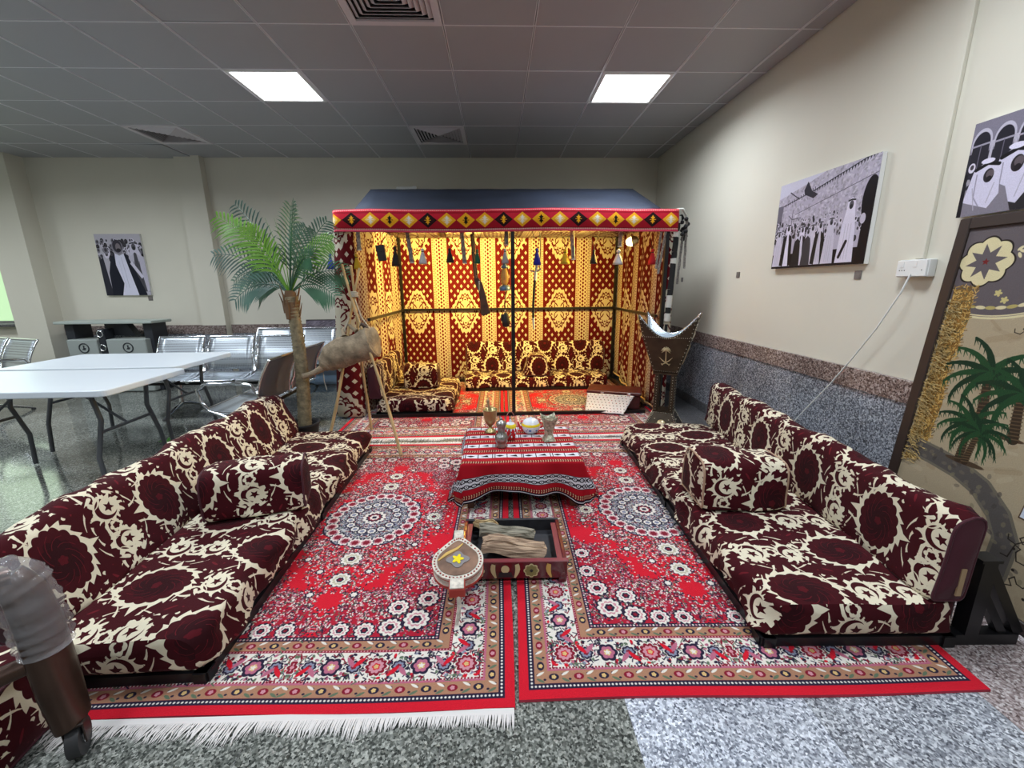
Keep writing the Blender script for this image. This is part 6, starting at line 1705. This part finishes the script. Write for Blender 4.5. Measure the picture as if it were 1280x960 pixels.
bench('steel bench cut by the left edge, nearest of the benches to the left sofa', (-3.15, 1.72, 0), PI, 2)

# folding tables
M['tabletop'] = mat('white_plastic_table', (.66, .71, .76), .35); M['table_leg'] = mat('grey_table_leg', (.11, .115, .125), .4, .5)
def table(lab, loc, rz, L, D):
    t = thing('folding_table', lab, 'table', loc, rz, 'white folding tables'); r = .05; P = []
    for cx, cy, a0 in ((L / 2 - r, D / 2 - r, 0), (-L / 2 + r, D / 2 - r, 90), (-L / 2 + r, -D / 2 + r, 180), (L / 2 - r, -D / 2 + r, 270)):
        P += [(cx + r * math.cos(math.radians(a0 + k * 15)), cy + r * math.sin(math.radians(a0 + k * 15))) for k in range(7)]
    MB().prism(P, .042, 'z', .700).build('tabletop', M['tabletop'], t, bevel=.006)
    for s in (-1, 1):
        x = s * (L / 2 - .22)
        for y in (-1, 1):
            yy = y * (D / 2 - .10)
            MB().tube([(x, yy * .86, .70), (x, yy * .72, .50), (x, yy * 1.0, .26), (x + s * .02, yy * 1.02, .012)], .015, 8).build('leg', M['table_leg'], t)
        MB().tube([(x, -(D / 2 - .10) * .78, .42), (x, (D / 2 - .10) * .78, .42)], .011, 8).build('cross_bar', M['table_leg'], t)
        MB().tube([(x, 0, .42), (x - s * .34, 0, .695)], .009, 8).build('brace', M['table_leg'], t)
    return t
table('far one of the two white folding tables, nearer the benches', (-3.30, 3.79, 0), .02, 1.40, .78)
table('near one of the two white folding tables, next to the left sofa', (-3.16, 2.97, 0), .02, 1.42, .74)
# small table corner further left
# recycling station against the back wall
M['bin_grey'] = mat('bin_grey', (.34, .37, .35), .45); M['bin_dark'] = mat('bin_dark', (.02, .022, .028), .5); M['ledge'] = mat('pale_green_ledge', (.42, .47, .43), .4)
t = thing('waste_station', 'grey waste bins under a pale counter on dark supports, against the back wall', 'bins', (-5.12, 5.85, 0))
MB().box((0, 0, .925), (1.24, .36, .035), ch=.006).build('counter', M['ledge'], t)
for x in (-.50, .50): MB().box((x, .02, .455), (.11, .26, .90), ch=.004).build('support', M['bin_dark'], t)
MB().prism([(-.13, .74), (.26, .74), (.16, .905), (-.12, .905)], .10, 'y', -.02).build('middle_board', M['bin_dark'], t)
for x, w in ((-.30, .38), (.26, .50)):
    b = MB().box((x, -.05, .36), (w, .30, .70), ch=.01).build('bin_body', M['bin_grey'], t)
    m = MB(); m.tube([(x + .02 + .060 * math.cos(a), -.2025, .60 + .060 * math.sin(a)) for a in [k * PI / 12 for k in range(24)]], .007, 6, closed=True); m.build('ring_sign', M['bin_dark'], b)
    m = MB(); m.prism([(x - .005, .58), (x + .03, .575), (x + .045, .60), (x + .025, .605), (x + .03, .63), (x + .01, .635), (x + .012, .60)], .004, 'y', -.204); m.build('hand_sign', M['bin_dark'], b)
MB().box((-.055, -.10, .58), (.085, .16, .52), ch=.01).build('middle_post', M['bin_dark'], t)
for z in (.60, .78): 
    m = MB(); m.tube([(-.055 + .035 * math.cos(a), -.185, z + .040 * math.sin(a)) for a in [k * PI / 10 for k in range(20)]], .009, 6, closed=True); m.build('steel_ring', M['chrome'], t)
# poster board leaning behind the palm
pb = thing('leaning_poster', 'large pale blue poster board with purple-brown top leaning on the back wall behind the palm', 'poster', (-2.10, 5.93, 0), 0)
m = MB(); m.quad((-.62, 0, 0), (.62, 0, 0), (.62, .20, .885), (-.62, .20, .885)); m.build('printed_board', cloth('desert_poster', art_poster(), .5, bump=0), pb, thick=.012)
MB().bar((-.62, .205, .89), (.62, .205, .89), .02).build('board_edge', M['frame_wood'], pb)
# bit of green plastic on the floor behind the left sofa
M['toy_green'] = mat('leaf_green_plastic', (.10, .42, .03), .3)
t = thing('plastic_sprig', 'small bright green plastic sprig on the floor under the white tables', 'sprig', (-2.98, 3.66, 0))
rg = random.Random(6)
for k in range(7):
    a = k * .9; MB().tube([(0, 0, .008), (.03 * math.cos(a), .03 * math.sin(a), .03), (.06 * math.cos(a), .06 * math.sin(a), .02 + .01 * (k % 3))], [.004, .010, .002], 6, flat=.4).build('leaf', M['toy_green'], t)
